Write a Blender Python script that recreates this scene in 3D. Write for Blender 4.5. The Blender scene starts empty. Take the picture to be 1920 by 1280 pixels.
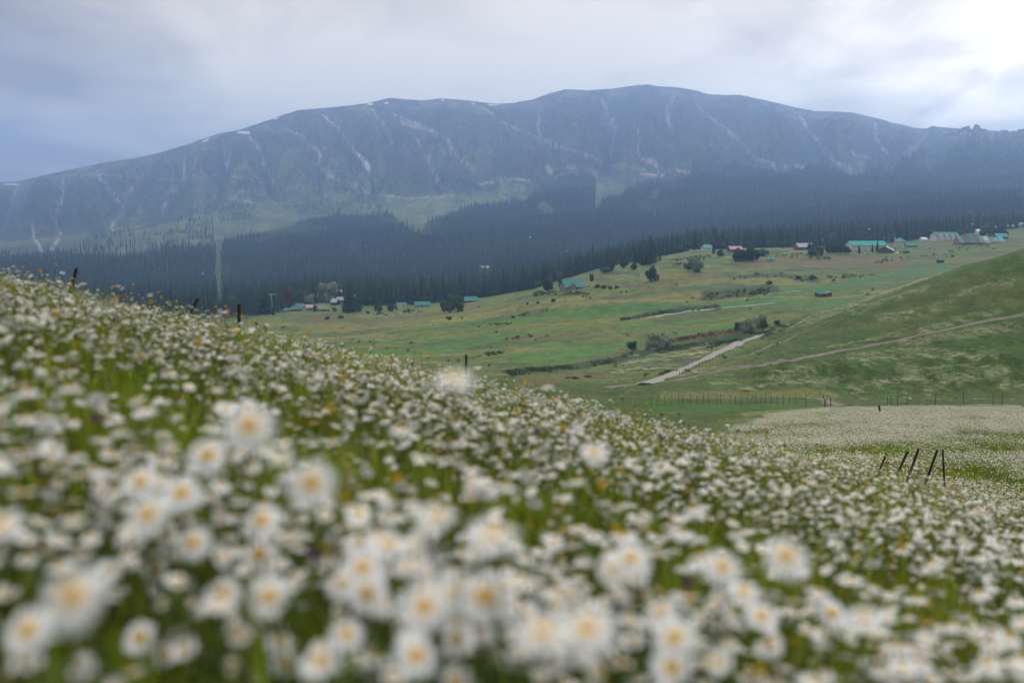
import bpy, bmesh, math, random
import numpy as np
from math import radians as R, pi
random.seed(7)
rng = np.random.default_rng(11)
scene = bpy.context.scene
C = scene.collection
F = 1867.0            # focal length in photograph pixels (36 mm sensor, 35 mm lens)
HZ = 430.0            # row of the horizon

# ------------------------------------------------------------------ camera
cd = bpy.data.cameras.new('camera'); cam = bpy.data.objects.new('camera', cd); C.objects.link(cam)
cd.sensor_width = 36.0; cd.lens = F / 1920 * 36.0
cam.location = (0, 0, 0); cam.rotation_euler = (R(90), 0, 0)
cd.shift_y = -(640 - HZ) / 1920
cd.clip_start = 0.05; cd.clip_end = 60000
cd.dof.use_dof = True; cd.dof.focus_distance = 90.0; cd.dof.aperture_fstop = 1.5
scene.camera = cam

# ------------------------------------------------------------------ sky, sun, exposure
SUN_AZ, SUN_EL = R(25.5), R(8.5)          # azimuth east of +Y
SD = (math.sin(SUN_AZ) * math.cos(SUN_EL), math.cos(SUN_AZ) * math.cos(SUN_EL), math.sin(SUN_EL))
world = bpy.data.worlds.new('World'); scene.world = world; world.use_nodes = True
wn, wl = world.node_tree.nodes, world.node_tree.links
wn.clear()
def wnode(t, **k):
    n = wn.new(t)
    for a, b in k.items(): setattr(n, a, b)
    return n
def wmath(op, a, b=None, c=None, clamp=False):
    n = wn.new('ShaderNodeMath'); n.operation = op; n.use_clamp = clamp
    for i, v in enumerate((a, b, c)):
        if v is None: continue
        if isinstance(v, (int, float)): n.inputs[i].default_value = v
        else: wl.new(v, n.inputs[i])
    return n.outputs[0]
def wmix(f, a, b, mode='MIX'):
    n = wn.new('ShaderNodeMix'); n.data_type = 'RGBA'; n.blend_type = mode
    if isinstance(f, (int, float)): n.inputs[0].default_value = f
    else: wl.new(f, n.inputs[0])
    for i, v in ((6, a), (7, b)):
        if isinstance(v, tuple): n.inputs[i].default_value = (*v, 1)
        else: wl.new(v, n.inputs[i])
    return n.outputs[2]
def wmap(v, a, b, c=0.0, d=1.0):
    n = wn.new('ShaderNodeMapRange'); n.interpolation_type = 'SMOOTHSTEP'
    wl.new(v, n.inputs[0])
    for i, x in enumerate((a, b, c, d)): n.inputs[i + 1].default_value = x
    return n.outputs[0]
tc = wnode('ShaderNodeTexCoord'); sep = wnode('ShaderNodeSeparateXYZ'); wl.new(tc.outputs['Generated'], sep.inputs[0])
sky = wnode('ShaderNodeTexSky', sky_type='NISHITA', sun_disc=False, sun_elevation=SUN_EL, sun_rotation=SUN_AZ, altitude=2600)
zc = wmath('MAXIMUM', sep.outputs[2], 0.0)
den = wmath('ADD', zc, 0.16)
cmb = wnode('ShaderNodeCombineXYZ')
wl.new(wmath('DIVIDE', sep.outputs[0], den), cmb.inputs[0]); wl.new(wmath('DIVIDE', sep.outputs[1], den), cmb.inputs[1])
def wnoise(scale, detail, rough, dist, off=(0, 0, 0), st=(1, 1, 1)):
    mp = wnode('ShaderNodeMapping'); mp.inputs['Location'].default_value = off; mp.inputs['Scale'].default_value = st
    wl.new(cmb.outputs[0], mp.inputs[0])
    n = wnode('ShaderNodeTexNoise'); n.inputs['Scale'].default_value = scale; n.inputs['Detail'].default_value = detail
    n.inputs['Roughness'].default_value = rough; n.inputs['Distortion'].default_value = dist
    wl.new(mp.outputs[0], n.inputs['Vector']); return n.outputs['Fac']
n1 = wnoise(0.62, 4, 0.5, 0.4, (3.1, 1.7, 0))
n2 = wnoise(1.9, 6, 0.55, 0.8, (0.4, 5.2, 2), (1, .5, 1))
dotn = wnode('ShaderNodeVectorMath', operation='DOT_PRODUCT'); wl.new(tc.outputs['Generated'], dotn.inputs[0]); dotn.inputs[1].default_value = SD
prox = dotn.outputs['Value']
cloud = wmath('ADD', wmath('MULTIPLY', wmath('SUBTRACT', n1, 0.5), 3.4), wmath('MULTIPLY', wmath('SUBTRACT', n2, 0.5), 2.8))
lit = wmath('ADD', wmap(prox, 0.52, 0.97), wmath('MULTIPLY', cloud, 0.62), clamp=True)
overhead = wmap(sep.outputs[2], 0.25, 0.95)
base = wmix(lit, (0.225, 0.165, 0.12), (0.68, 0.60, 0.46))
over = wmix(wmath('ADD', 0.5, wmath('MULTIPLY', cloud, 0.5), clamp=True), (1.12, 1.10, 1.05), (1.50, 1.45, 1.35))
base = wmix(wmath('MULTIPLY', overhead, 0.95), base, over)
glow = wmath('ADD', wmath('MULTIPLY', wmath('POWER', wmath('MAXIMUM', prox, 0.0), 110.0), 0.62), wmath('MULTIPLY', wmath('POWER', wmath('MAXIMUM', prox, 0.0), 28.0), 0.17))
glow = wmath('MULTIPLY', glow, wmath('ADD', 0.75, wmath('MULTIPLY', cloud, 0.9), clamp=False))
glow = wmath('MAXIMUM', glow, 0.0)
gl = wmix(1.0, (1.0, 0.90, 0.70), wmix(0.0, (1, 1, 1), (1, 1, 1)), 'MULTIPLY')
vs = wnode('ShaderNodeVectorMath', operation='SCALE'); wl.new(gl, vs.inputs[0]); wl.new(glow, vs.inputs['Scale'])
clouds = wmix(1.0, base, vs.outputs[0], 'ADD')
sc10 = wnode('ShaderNodeVectorMath', operation='SCALE'); wl.new(clouds, sc10.inputs[0]); sc10.inputs['Scale'].default_value = 10.0
col = wmix(0.9, sky.outputs[0], sc10.outputs[0])
bg = wnode('ShaderNodeBackground'); bg.inputs['Strength'].default_value = 0.1; wl.new(col, bg.inputs[0])
wo = wnode('ShaderNodeOutputWorld'); wl.new(bg.outputs[0], wo.inputs[0])

sl = bpy.data.lights.new('sun', 'SUN'); sl.energy = 1.5; sl.angle = R(16); sl.color = (1.0, 0.97, 0.92)
so = bpy.data.objects.new('sun', sl); C.objects.link(so)
# points from the sun towards the scene, a little higher than the glow centre in the cloud
so.rotation_euler = (R(90) - SUN_EL, 0, -SUN_AZ + pi)

scene.view_settings.view_transform = 'Standard'; scene.view_settings.look = 'None'
scene.view_settings.exposure = 0.85; scene.view_settings.gamma = 1.0; scene.view_settings.use_curve_mapping = False
cy = scene.cycles
cy.use_denoising = True; cy.max_bounces = 5; cy.diffuse_bounces = 2; cy.glossy_bounces = 1; cy.transmission_bounces = 2
cy.transparent_max_bounces = 4; cy.volume_bounces = 2; cy.caustics_reflective = False; cy.caustics_refractive = False
cy.use_adaptive_sampling = True; cy.adaptive_threshold = 0.015

# ------------------------------------------------------------------ object helpers
def tag(o, label=None, cat=None, group=None, kind=None):
    if label: o['label'] = label
    if cat: o['category'] = cat
    if group: o['group'] = group
    if kind: o['kind'] = kind
    return o
def obj(name, me, mat=None, parent=None, loc=None):
    o = bpy.data.objects.new(name, me); C.objects.link(o)
    if mat is not None and me is not None and not me.materials: me.materials.append(mat)
    if parent is not None: o.parent = parent
    if loc is not None: o.location = loc
    return o
def empty(name, loc, rz=0.0, label=None, cat=None, group=None):
    o = bpy.data.objects.new(name, None); C.objects.link(o); o.location = loc; o.rotation_euler = (0, 0, rz)
    o.empty_display_size = 0.1
    return tag(o, label, cat, group)
def mesh(name, V, Fc, smooth=False, mi=None):
    me = bpy.data.meshes.new(name); me.from_pydata([tuple(map(float, v)) for v in V], [], [tuple(int(i) for i in f) for f in Fc])
    if mi is not None: me.polygons.foreach_set('material_index', np.asarray(mi, dtype=np.int32))
    if smooth: me.polygons.foreach_set('use_smooth', [True] * len(me.polygons))
    me.update(); return me
class MB:
    """collects shapes into one mesh"""
    def __init__(s): s.V = []; s.F = []; s.M = []; s.m = 0
    def add(s, V, Fc):
        k = len(s.V); s.V += [tuple(v) for v in V]; s.F += [tuple(i + k for i in f) for f in Fc]; s.M += [s.m] * len(Fc)
    def box(s, x0, x1, y0, y1, z0, z1):
        s.add([(x0, y0, z0), (x1, y0, z0), (x1, y1, z0), (x0, y1, z0), (x0, y0, z1), (x1, y0, z1), (x1, y1, z1), (x0, y1, z1)],
              [(0, 3, 2, 1), (4, 5, 6, 7), (0, 1, 5, 4), (1, 2, 6, 5), (2, 3, 7, 6), (3, 0, 4, 7)])
    def tube(s, P, rad, n=6, cap=True):
        P = [np.array(p, float) for p in P]; V = []; Fc = []
        for i, p in enumerate(P):
            d = P[min(i + 1, len(P) - 1)] - P[max(i - 1, 0)]; d = d / (np.linalg.norm(d) + 1e-9)
            a = np.cross(d, (0, 0, 1.0)) if abs(d[2]) < 0.95 else np.cross(d, (1.0, 0, 0)); a /= np.linalg.norm(a); b = np.cross(d, a)
            r = rad[i] if hasattr(rad, '__len__') else rad
            for k in range(n):
                t = 2 * pi * k / n; V.append(p + r * (math.cos(t) * a + math.sin(t) * b))
        for i in range(len(P) - 1):
            for k in range(n):
                k2 = (k + 1) % n; Fc.append((i * n + k, i * n + k2, (i + 1) * n + k2, (i + 1) * n + k))
        if cap: Fc.append(tuple(range(n))[::-1]); Fc.append(tuple((len(P) - 1) * n + k for k in range(n)))
        s.add(V, Fc)
    def me(s, name, smooth=False): return mesh(name, s.V, s.F, smooth, s.M if any(s.M) else None)
    def build(s, name, mat, parent=None, smooth=False, loc=None):
        me = s.me(name, smooth)
        for m in (mat if isinstance(mat, (list, tuple)) else [mat]): me.materials.append(m)
        return obj(name, me, None, parent, loc)

# ------------------------------------------------------------------ materials
def material(name, col, rough=0.9, var=0.25, scale=3.0, col2=None, bump=0.0, sss=0.0, trans=0.0, spec=0.2, obj_rand=0.0, attr=None, stretch=(1, 1, 1), detail=4):
    m = bpy.data.materials.new(name); m.use_nodes = True; nt = m.node_tree; n, l = nt.nodes, nt.links
    b = n['Principled BSDF']; b.inputs['Roughness'].default_value = rough; b.inputs['Specular IOR Level'].default_value = spec
    c2 = col2 or tuple(c * (1 - var) for c in col)
    g = n.new('ShaderNodeTexCoord'); mp = n.new('ShaderNodeMapping'); mp.inputs['Scale'].default_value = stretch; l.new(g.outputs['Object'], mp.inputs[0])
    t = n.new('ShaderNodeTexNoise'); t.inputs['Scale'].default_value = scale; t.inputs['Detail'].default_value = detail; l.new(mp.outputs[0], t.inputs['Vector'])
    r = n.new('ShaderNodeMapRange'); r.inputs[1].default_value = 0.3; r.inputs[2].default_value = 0.7; l.new(t.outputs['Fac'], r.inputs[0])
    mx = n.new('ShaderNodeMix'); mx.data_type = 'RGBA'; l.new(r.outputs[0], mx.inputs[0])
    mx.inputs[6].default_value = (*c2, 1); mx.inputs[7].default_value = (*col, 1)
    out = mx.outputs[2]
    if obj_rand:
        oi = n.new('ShaderNodeObjectInfo'); hv = n.new('ShaderNodeHueSaturation'); l.new(out, hv.inputs['Color'])
        mr = n.new('ShaderNodeMapRange'); l.new(oi.outputs['Random'], mr.inputs[0]); mr.inputs[3].default_value = 1 - obj_rand; mr.inputs[4].default_value = 1 + obj_rand
        l.new(mr.outputs[0], hv.inputs['Value'])
        mh = n.new('ShaderNodeMath'); mh.operation = 'MULTIPLY'; l.new(oi.outputs['Random'], mh.inputs[0]); mh.inputs[1].default_value = 7.31
        mf = n.new('ShaderNodeMath'); mf.operation = 'FRACT'; l.new(mh.outputs[0], mf.inputs[0])
        mr2 = n.new('ShaderNodeMapRange'); l.new(mf.outputs[0], mr2.inputs[0]); mr2.inputs[3].default_value = 0.5 - obj_rand * 0.06; mr2.inputs[4].default_value = 0.5 + obj_rand * 0.06
        l.new(mr2.outputs[0], hv.inputs['Hue']); out = hv.outputs[0]
    l.new(out, b.inputs['Base Color'])
    if trans:
        tr = n.new('ShaderNodeBsdfTranslucent'); l.new(out, tr.inputs[0]); ms = n.new('ShaderNodeMixShader'); ms.inputs[0].default_value = trans
        l.new(b.outputs[0], ms.inputs[1]); l.new(tr.outputs[0], ms.inputs[2]); l.new(ms.outputs[0], n['Material Output'].inputs['Surface'])
    if bump:
        bp = n.new('ShaderNodeBump'); bp.inputs['Strength'].default_value = bump; l.new(t.outputs['Fac'], bp.inputs['Height']); l.new(bp.outputs[0], b.inputs['Normal'])
    return m

# ------------------------------------------------------------------ noise in numpy
def _h(ix, iy, s):
    ix = ix.astype(np.uint64); iy = iy.astype(np.uint64)
    h = (ix * np.uint64(374761393) + iy * np.uint64(668265263) + np.uint64(s * 974711 + 12345)) & np.uint64(0xffffffff)
    h = ((h ^ (h >> np.uint64(13))) * np.uint64(1274126177)) & np.uint64(0xffffffff)
    h = (h ^ (h >> np.uint64(16))) & np.uint64(0xffff)
    return h.astype(np.float64) / 65535.0
def vnoise(x, y, s=0):
    x = np.asarray(x, float) + 100000.0; y = np.asarray(y, float) + 100000.0
    ix = np.floor(x); iy = np.floor(y); fx = x - ix; fy = y - iy
    ix = ix.astype(np.int64); iy = iy.astype(np.int64); fx = fx * fx * (3 - 2 * fx); fy = fy * fy * (3 - 2 * fy)
    a = _h(ix, iy, s); b = _h(ix + 1, iy, s); c = _h(ix, iy + 1, s); d = _h(ix + 1, iy + 1, s)
    return (a + (b - a) * fx) * (1 - fy) + (c + (d - c) * fx) * fy
def fbm(x, y, s=0, o=4):
    t = 0; a = 0.5; n = 0
    for i in range(o):
        t = t + a * vnoise(x * 2 ** i, y * 2 ** i, s + i * 7); n += a; a *= 0.5
    return t / n                      # 0..1, mean 0.5
def ss(a, b, x):
    t = np.clip((np.asarray(x, float) - a) / (b - a), 0, 1); return t * t * (3 - 2 * t)

# ------------------------------------------------------------------ the lie of the land
PXN = np.array([-700, 0, 200, 450, 600, 760, 900, 1000, 1130, 1300, 1450, 1600, 1750, 1920, 2300], float)
TAB = {   # distance: row of the ground at each of the columns above
 60:   [650, 640, 640, 700, 740, 780, 800, 820, 830, 850, 848, 842, 840, 840, 840],
 100:  [640, 640, 640, 690, 725, 765, 785, 800, 805, 806, 800, 792, 788, 788, 790],
 130:  [640, 640, 640, 690, 720, 755, 775, 790, 793, 792, 781, 769, 767, 766, 768],
 150:  [640, 640, 640, 690, 720, 752, 768, 778, 780, 778, 770, 767, 767, 767, 768],
 200:  [640, 640, 640, 690, 715, 740, 750, 757, 760, 753, 753, 754, 755, 757, 757],
 270:  [640, 640, 640, 690, 710, 720, 722, 724, 727, 718, 728, 735, 738, 733, 720],
 350:  [640, 640, 640, 680, 695, 700, 700, 697, 700, 684, 652, 645, 628, 606, 580],
 450:  [640, 640, 640, 670, 680, 680, 672, 662, 655, 645, 628, 572, 517, 466, 390],
 560:  [640, 640, 640, 660, 660, 650, 636, 624, 612, 590, 571, 556, 545, 500, 440],
 720:  [640, 635, 630, 640, 630, 612, 590, 562, 541, 529, 524, 521, 515, 500, 480],
 900:  [620, 610, 610, 606, 599, 590, 568, 545, 504, 488, 490, 491, 489, 484, 480],
 1100: [600, 590, 590, 588, 576, 571, 560, 543, 503, 470, 467, 470, 465, 457, 455],
 1400: [570, 568, 572, 572, 551, 558, 556, 540, 505, 468, 462, 458, 446, 434, 420],
 2000: [530, 535, 540, 545, 535, 530, 520, 505, 488, 455, 445, 438, 430, 420, 405],
 3000: [480, 487, 480, 478, 468, 457, 444, 436, 432, 420, 404, 396, 385, 376, 370],
 4200: [450, 462, 445, 424, 415, 408, 398, 382, 376, 352, 350, 349, 348, 347, 345],
 5500: [425, 430, 400, 388, 376, 368, 362, 345, 330, 325, 325, 322, 318, 310, 305]}
YS = np.array(sorted(TAB)); TAB = np.array([TAB[k] for k in YS], float)
CREST = np.array([(-700, 360), (-300, 350), (0, 342), (30, 341), (60, 335), (100, 325), (150, 315), (200, 305), (250, 298), (290, 290), (350, 272), (415, 250), (440, 247), (500, 228), (530, 217), (560, 208),
  (620, 203), (690, 195), (730, 185), (790, 190), (830, 186), (880, 190), (925, 196), (960, 195), (1000, 188), (1030, 177), (1060, 169), (1100, 171), (1150, 168), (1190, 162), (1212, 160), (1235, 164), (1260, 165),
  (1300, 170), (1330, 179), (1365, 180), (1390, 180), (1400, 182), (1450, 193), (1490, 203), (1530, 210), (1570, 211), (1600, 213), (1650, 225), (1680, 233), (1715, 241), (1737, 243), (1748, 237), (1760, 240), (1800, 243), (1920, 250), (2100, 262), (2600, 300)], float)
def pchip(xs, ys, x):
    """monotone cubic; xs (n,), ys (n, m), x (m,)"""
    h = np.diff(xs)[:, None]; dl = np.diff(ys, axis=0) / h
    m = np.zeros_like(ys); w1 = 2 * h[1:] + h[:-1]; w2 = h[1:] + 2 * h[:-1]
    ok = dl[:-1] * dl[1:] > 0
    with np.errstate(divide='ignore', invalid='ignore'):
        m[1:-1] = np.where(ok, (w1 + w2) / (w1 / dl[:-1] + w2 / dl[1:]), 0)
    m[0] = dl[0]; m[-1] = dl[-1]
    i = np.clip(np.searchsorted(xs, x, side='right') - 1, 0, len(xs) - 2); c = np.arange(ys.shape[1])
    hh = xs[i + 1] - xs[i]; t = np.clip((x - xs[i]) / hh, 0, 1)
    return ((2 * t**3 - 3 * t**2 + 1) * ys[i, c] + (t**3 - 2 * t**2 + t) * hh * m[i, c] + (-2 * t**3 + 3 * t**2) * ys[i + 1, c] + (t**3 - t**2) * hh * m[i + 1, c])
def sm_interp(x, xp, fp):
    """interp with the corners rounded"""
    return (np.interp(x - 22, xp, fp) + 2 * np.interp(x, xp, fp) + np.interp(x + 22, xp, fp)) / 4
GUL = [  # scree gullies of the mountain: (column, row) down each
 [(469,258),(490,283),(498,318),(510,340),(526,366)], [(519,233),(566,256),(597,287),(605,318),(632,337),(672,350),(691,362)],
 [(603,215),(645,252),(668,287),(688,310),(703,333),(701,352)], [(740,215),(806,245),(837,260),(852,287),(871,306),(890,320)],
 [(780,262),(798,291),(818,329),(829,350)], [(902,200),(944,230),(1009,260),(1074,283),(1131,302)],
 [(1130,190),(1139,214),(1156,237),(1152,257),(1147,292)], [(1190,225),(1199,261),(1199,283),(1205,300),(1231,314)],
 [(1310,200),(1347,231),(1384,260),(1419,298),(1474,312)], [(1500,220),(1530,262),(1560,300),(1600,318)],
 [(1740,246),(1722,268),(1695,290)], [(274,318),(264,333),(237,367),(226,398),(207,432)], [(120,330),(115,367),(103,409),(111,440),(99,467)],
 [(36,350),(27,375),(11,413)], [(61,420),(61,444),(80,470)], [(348,285),(344,302),(346,333),(320,370),(300,400)], [(184,327),(191,337),(222,379)],
 [(417,262),(430,290),(420,330),(400,370)], [(1262,180),(1250,215),(1262,250)], [(1640,232),(1640,260),(1665,290)], [(1020,195),(1008,230),(1012,255)], [(700,205),(720,240),(738,270)]]
def seg_dist(px, py, pts):
    d = np.full(px.shape, 1e9)
    for (x0, y0), (x1, y1) in zip(pts[:-1], pts[1:]):
        vx, vy = x1 - x0, y1 - y0; t = np.clip(((px - x0) * vx + (py - y0) * vy) / (vx * vx + vy * vy + 1e-9), 0, 1)
        d = np.minimum(d, np.hypot(px - x0 - t * vx, py - y0 - t * vy))
    return d
def H(X, Y):
    """ground height (camera at z = 0)"""
    X = np.atleast_1d(np.asarray(X, float)); Y = np.atleast_1d(np.asarray(Y, float)); shp = X.shape
    X = X.ravel(); Y = Y.ravel()
    r = np.hypot(X, Y); az = np.arctan2(X, Y)
    lim = R(42); azc = np.clip(az, -lim, lim)
    px = 960 + F * np.tan(azc); ye = r * np.cos(azc)
    px = np.clip(px, PXN[0], PXN[-1])
    # behind the camera both ends run together
    wrap = ss(R(60), R(180), np.abs(az)) * 0.5
    def table(pxx):
        rows = np.stack([sm_interp(pxx, PXN, t) for t in TAB])
        zz = (HZ - rows) / F * YS[:, None]
        cr = (HZ - np.interp(pxx, CREST[:, 0], CREST[:, 1])) / F
        yc = 8600.0
        z7 = zz[-1] + (cr * yc - zz[-1]) * 0.42
        z8 = zz[-1] + (cr * yc - zz[-1]) * 0.76
        xs = np.concatenate([[25], YS, [6700, 7800, yc, 9600, 11500, 14000]])
        z0 = -(0.9 + 0.05 * 25 + 0.0045 * 625) - 0.225 * 25 * np.clip((pxx - 960) / F, -.55, .65)
        z0 = np.where(pxx < 700, np.minimum(z0, zz[0] * .55), z0)
        ys = np.vstack([z0[None], zz, z7[None], z8[None], (cr * yc)[None], (cr * yc * .8)[None], (cr * yc * .4)[None], np.zeros((1, len(pxx)))])
        return xs, ys
    xs, ys = table(px)
    if (wrap > 0).any():
        _, yb = table(np.where(az > 0, PXN[0], PXN[-1]).astype(float)); ys = ys * (1 - wrap) + yb * wrap
    zt = pchip(xs, ys, np.clip(ye, 25, 14000))
    # near flowery slope
    Xn = X; Yn = Y
    zn = -0.95 - 0.225 * Xn + 0.001 * np.clip(-Xn, 0, 9)**2 - 0.05 * Yn - 0.0052 * np.where(Yn > 0, Yn**2, 0.2 * Yn**2) + 0.10 * (fbm(X / 1.7, Y / 1.7, 5, 3) - .5) * ss(1, 4, r)
    w = ss(14, 27, r)
    z = zn * (1 - w) + zt * w
    # undulation of the meadows
    u = ss(50, 160, r) * (1 - ss(6000, 6500, r))
    z = z + u * ((fbm(X / 38, Y / 38, 21, 4) - .5) * 3.2 * ss(150, 350, r) * (1 - ss(1500, 2500, r)) + (fbm(X / 9, Y / 14, 31, 3) - .5) * 1.1 * ss(80, 200, r))
    z = z + (fbm(X / 260, Y / 260, 41, 4) - .5) * 60 * ss(1500, 3200, r) * (1 - ss(5000, 8200, ye))
    # hummocks on the flank of the right hand hill
    pc = 960 + F * X / np.maximum(Y, 1)
    bank = ss(1380, 1470, pc) * ss(262, 275, Y) * (1 - ss(300, 322, Y)) * (Y > 0)
    z = z + bank * (np.abs(fbm(X / 9, Y / 11, 61, 3) - .5)) * 10.0
    # mountain relief: spurs and gullies
    m = ss(4600, 6000, ye) * (1 - ss(7300, 8500, ye)) * (Y > 0)
    if (m > 0).any():
        k = m > 0
        pk = px[k]; zk = z[k]; pyk = HZ - F * zk / ye[k]
        wob = (fbm(X[k] / 420, Y[k] / 420, 71, 3) - .5) * 26
        g = np.zeros(k.sum())
        for pts in GUL:
            d = seg_dist(pk + wob * .35, pyk, pts); g = np.maximum(g, np.exp(-(d / 17.0) ** 1.3))
        rid = 1 - np.abs(2 * fbm((pk + wob * 2 - (ye[k] - 6500) * .01) / 46, ye[k] / 3200, 81, 4) - 1)
        rid2 = 1 - np.abs(2 * fbm((pk + wob * 1.5) / 13, ye[k] / 1500, 83, 4) - 1)
        z[k] += m[k] * (-230 * g + 210 * (rid - .6) + 85 * (rid2 - .6))
    m2 = ss(8200, 8600, ye) * (1 - ss(8600, 9000, ye))
    z = z + m2 * (fbm(px / 7, ye / 300, 91, 3) - .5) * 7
    return z.reshape(shp)
def h1(x, y): return float(H(np.array([x]), np.array([y]))[0])
_T = {}
def ground(px, py, y0=30.0, y1=12000.0):
    """where the line of sight through a point of the photograph first meets the land beyond distance y0"""
    ys = np.exp(np.linspace(math.log(y0), math.log(y1), 900)); xs = (px - 960) / F * ys
    z = H(xs, ys); s = (HZ - py) / F * ys
    hit = np.nonzero(z >= s)[0]
    if len(hit) == 0: i = int(np.argmin(s - z)); y = ys[i]
    else:
        i = hit[0]
        if i == 0: y = ys[0]
        else:
            a = s[i - 1] - z[i - 1]; b = z[i] - s[i]; y = ys[i - 1] + (ys[i] - ys[i - 1]) * a / (a + b + 1e-9)
    x = (px - 960) / F * y
    return np.array([x, y, h1(x, y)])
def onland(px, Y): x = (px - 960) / F * Y; return np.array([x, Y, h1(x, Y)])
# ------------------------------------------------------------------ land meshes
azf = np.arctan((np.arange(-90, 2011, 3.2) - 960) / F)
aL = azf[0]; aR = azf[-1]
azs = np.concatenate([-np.linspace(pi, -aL, 70)[:-1], azf, np.linspace(aR, pi, 70)[1:]])
def ring(a, b, q): return np.exp(np.arange(math.log(a), math.log(b), q))
RINGS = np.concatenate([[0.05], ring(.3, 30, .07), ring(30, 120, .012), ring(120, 700, .0078), ring(700, 5200, .013), ring(5200, 9800, .0042), ring(9800, 14000, .04), [14000]])
def zonal(px, py, Y, pts, half, soft):
    """0..1 near a line traced on the ground"""
    d = seg_dist(px, py, pts); return 1 - ss(half, half + soft, d)
def in_poly(px, py, pts):
    ins = np.zeros(px.shape, bool); n = len(pts); j = n - 1
    for i in range(n):
        xi, yi = pts[i]; xj, yj = pts[j]
        c = ((yi > py) != (yj > py)) & (px < (xj - xi) * (py - yi) / (yj - yi + 1e-12) + xi); ins ^= c; j = i
    return ins
def mixc(Cc, w, col):
    w = np.clip(w, 0, 1)[:, None]; return Cc * (1 - w) + np.array(col)[None] * w
# white flower drifts beyond the near field: (polyline, half height in rows)
DRIFTS = [([(1385,732),(1440,722),(1500,716),(1560,720)],3), ([(1510,722),(1560,716),(1580,712)],4), ([(1330,718),(1370,716),(1400,722),(1412,724)],2),
 ([(1585,727),(1600,735),(1640,722),(1690,715),(1740,712)],5), ([(1625,676),(1680,668),(1740,664),(1800,672),(1860,668)],7), ([(1600,672),(1660,664)],3),
 ([(1700,712),(1760,704),(1830,700),(1885,706)],7), ([(1680,690),(1740,700),(1810,694),(1880,696)],6), ([(1740,735),(1790,722),(1830,716)],6),
 ([(1450,702),(1500,695),(1560,690)],6), ([(1440,712),(1480,708),(1520,712)],5), ([(1880,727),(1920,722)],4), ([(1685,738),(1700,748)],2),
 ([(1690,650),(1760,636),(1840,624),(1910,612)],7), ([(1730,620),(1800,600),(1880,588)],5), ([(1560,655),(1640,636),(1700,622)],3),
 ([(1145,697),(1180,686),(1230,676),(1290,668),(1320,664)],3), ([(1180,670),(1240,668),(1300,655),(1340,648)],2), ([(1150,702),(1200,694),(1270,688)],3),
 ([(1440,622),(1490,608),(1540,592),(1600,572),(1660,550),(1720,525),(1770,508)],4), ([(1500,612),(1560,594),(1620,575)],3), ([(1600,590),(1680,560),(1740,540)],4),
 ([(1790,560),(1850,540),(1900,530)],5), ([(1650,600),(1720,588),(1790,570)],5), ([(1780,765),(1850,762),(1920,763)],2), ([(1300,700),(1350,692)],2)]
def drift_mask(px, py, Y, k=1.0):
    m = np.zeros(px.shape)
    for pts, hw in DRIFTS: m = np.maximum(m, zonal(px, py, Y, pts, hw * .4 * k, hw * 1.3 * k))
    return m * (Y > 135) * (Y < 520)
def forest_y0(px): return np.interp(px, [-300, 0, 480, 560, 600, 690, 760, 850, 950, 1130, 1250, 1330, 1500, 1700, 1920, 2200], [900, 950, 1010, 1130, 1195, 1165, 1110, 1110, 1140, 1130, 1160, 1200, 1260, 1350, 1600, 1700])
def forest_y1(px): return np.interp(px, [-300, 0, 120, 200, 380, 430, 520, 600, 700, 725, 768, 790, 840, 880, 950, 985, 1000, 1060, 1115, 1122, 1140, 1200, 1290, 1302, 1400, 1500, 1600, 1700, 1920, 2200],
   [3400, 3350, 3200, 3100, 3200, 3500, 4000, 4250, 4500, 4600, 3500, 3450, 4200, 4600, 4550, 4500, 5200, 5400, 5350, 4300, 4300, 4600, 4900, 5700, 5700, 5650, 5500, 5500, 5450, 5400])
CLEAR = [[(403,405),(416,402),(418,450),(414,500),(417,560),(421,640),(402,640),(407,560),(403,500),(407,450)], [(897,498),(923,498),(919,530),(899,530)], [(428,418),(452,418),(456,440),(424,440)], [(757,395),(800,378),(815,400),(790,420),(765,425)], [(1005,392),(1018,375),(1044,398),(1036,404)], [(1116,350),(1130,368),(1124,388),(1116,392)],
  [(1215,372),(1232,352),(1236,372)], [(170,470),(240,446),(330,452),(300,474)], [(500,395),(520,380),(530,405)]]
land = []
def land_part(name, i0, i1, matn, kind='structure'):
    rr = RINGS[i0:i1 + 1]
    A, Rr = np.meshgrid(azs, rr); X = Rr * np.sin(A); Y = Rr * np.cos(A)
    Z = H(X, Y)
    n, m = X.shape
    V = np.stack([X.ravel(), Y.ravel(), Z.ravel()], 1)
    idx = np.arange(n * m).reshape(n, m)
    q = np.stack([idx[:-1, :-1], idx[:-1, 1:], idx[1:, 1:], idx[1:, :-1]], -1).reshape(-1, 4)[:, ::-1]
    me = bpy.data.meshes.new(name); me.vertices.add(len(V)); me.vertices.foreach_set('co', V.ravel())
    me.loops.add(q.size); me.loops.foreach_set('vertex_index', q.ravel().astype(np.int32))
    me.polygons.add(len(q)); me.polygons.foreach_set('loop_start', np.arange(0, q.size, 4, dtype=np.int32)); me.polygons.foreach_set('use_smooth', np.ones(len(q), bool))
    me.update(calc_edges=True)
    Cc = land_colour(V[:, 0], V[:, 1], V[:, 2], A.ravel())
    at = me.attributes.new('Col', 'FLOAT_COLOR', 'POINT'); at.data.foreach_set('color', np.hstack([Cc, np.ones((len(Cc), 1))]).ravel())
    me.materials.append(matn)
    o = bpy.data.objects.new(name, me); C.objects.link(o); o['kind'] = kind; land.append(o); return o
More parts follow.
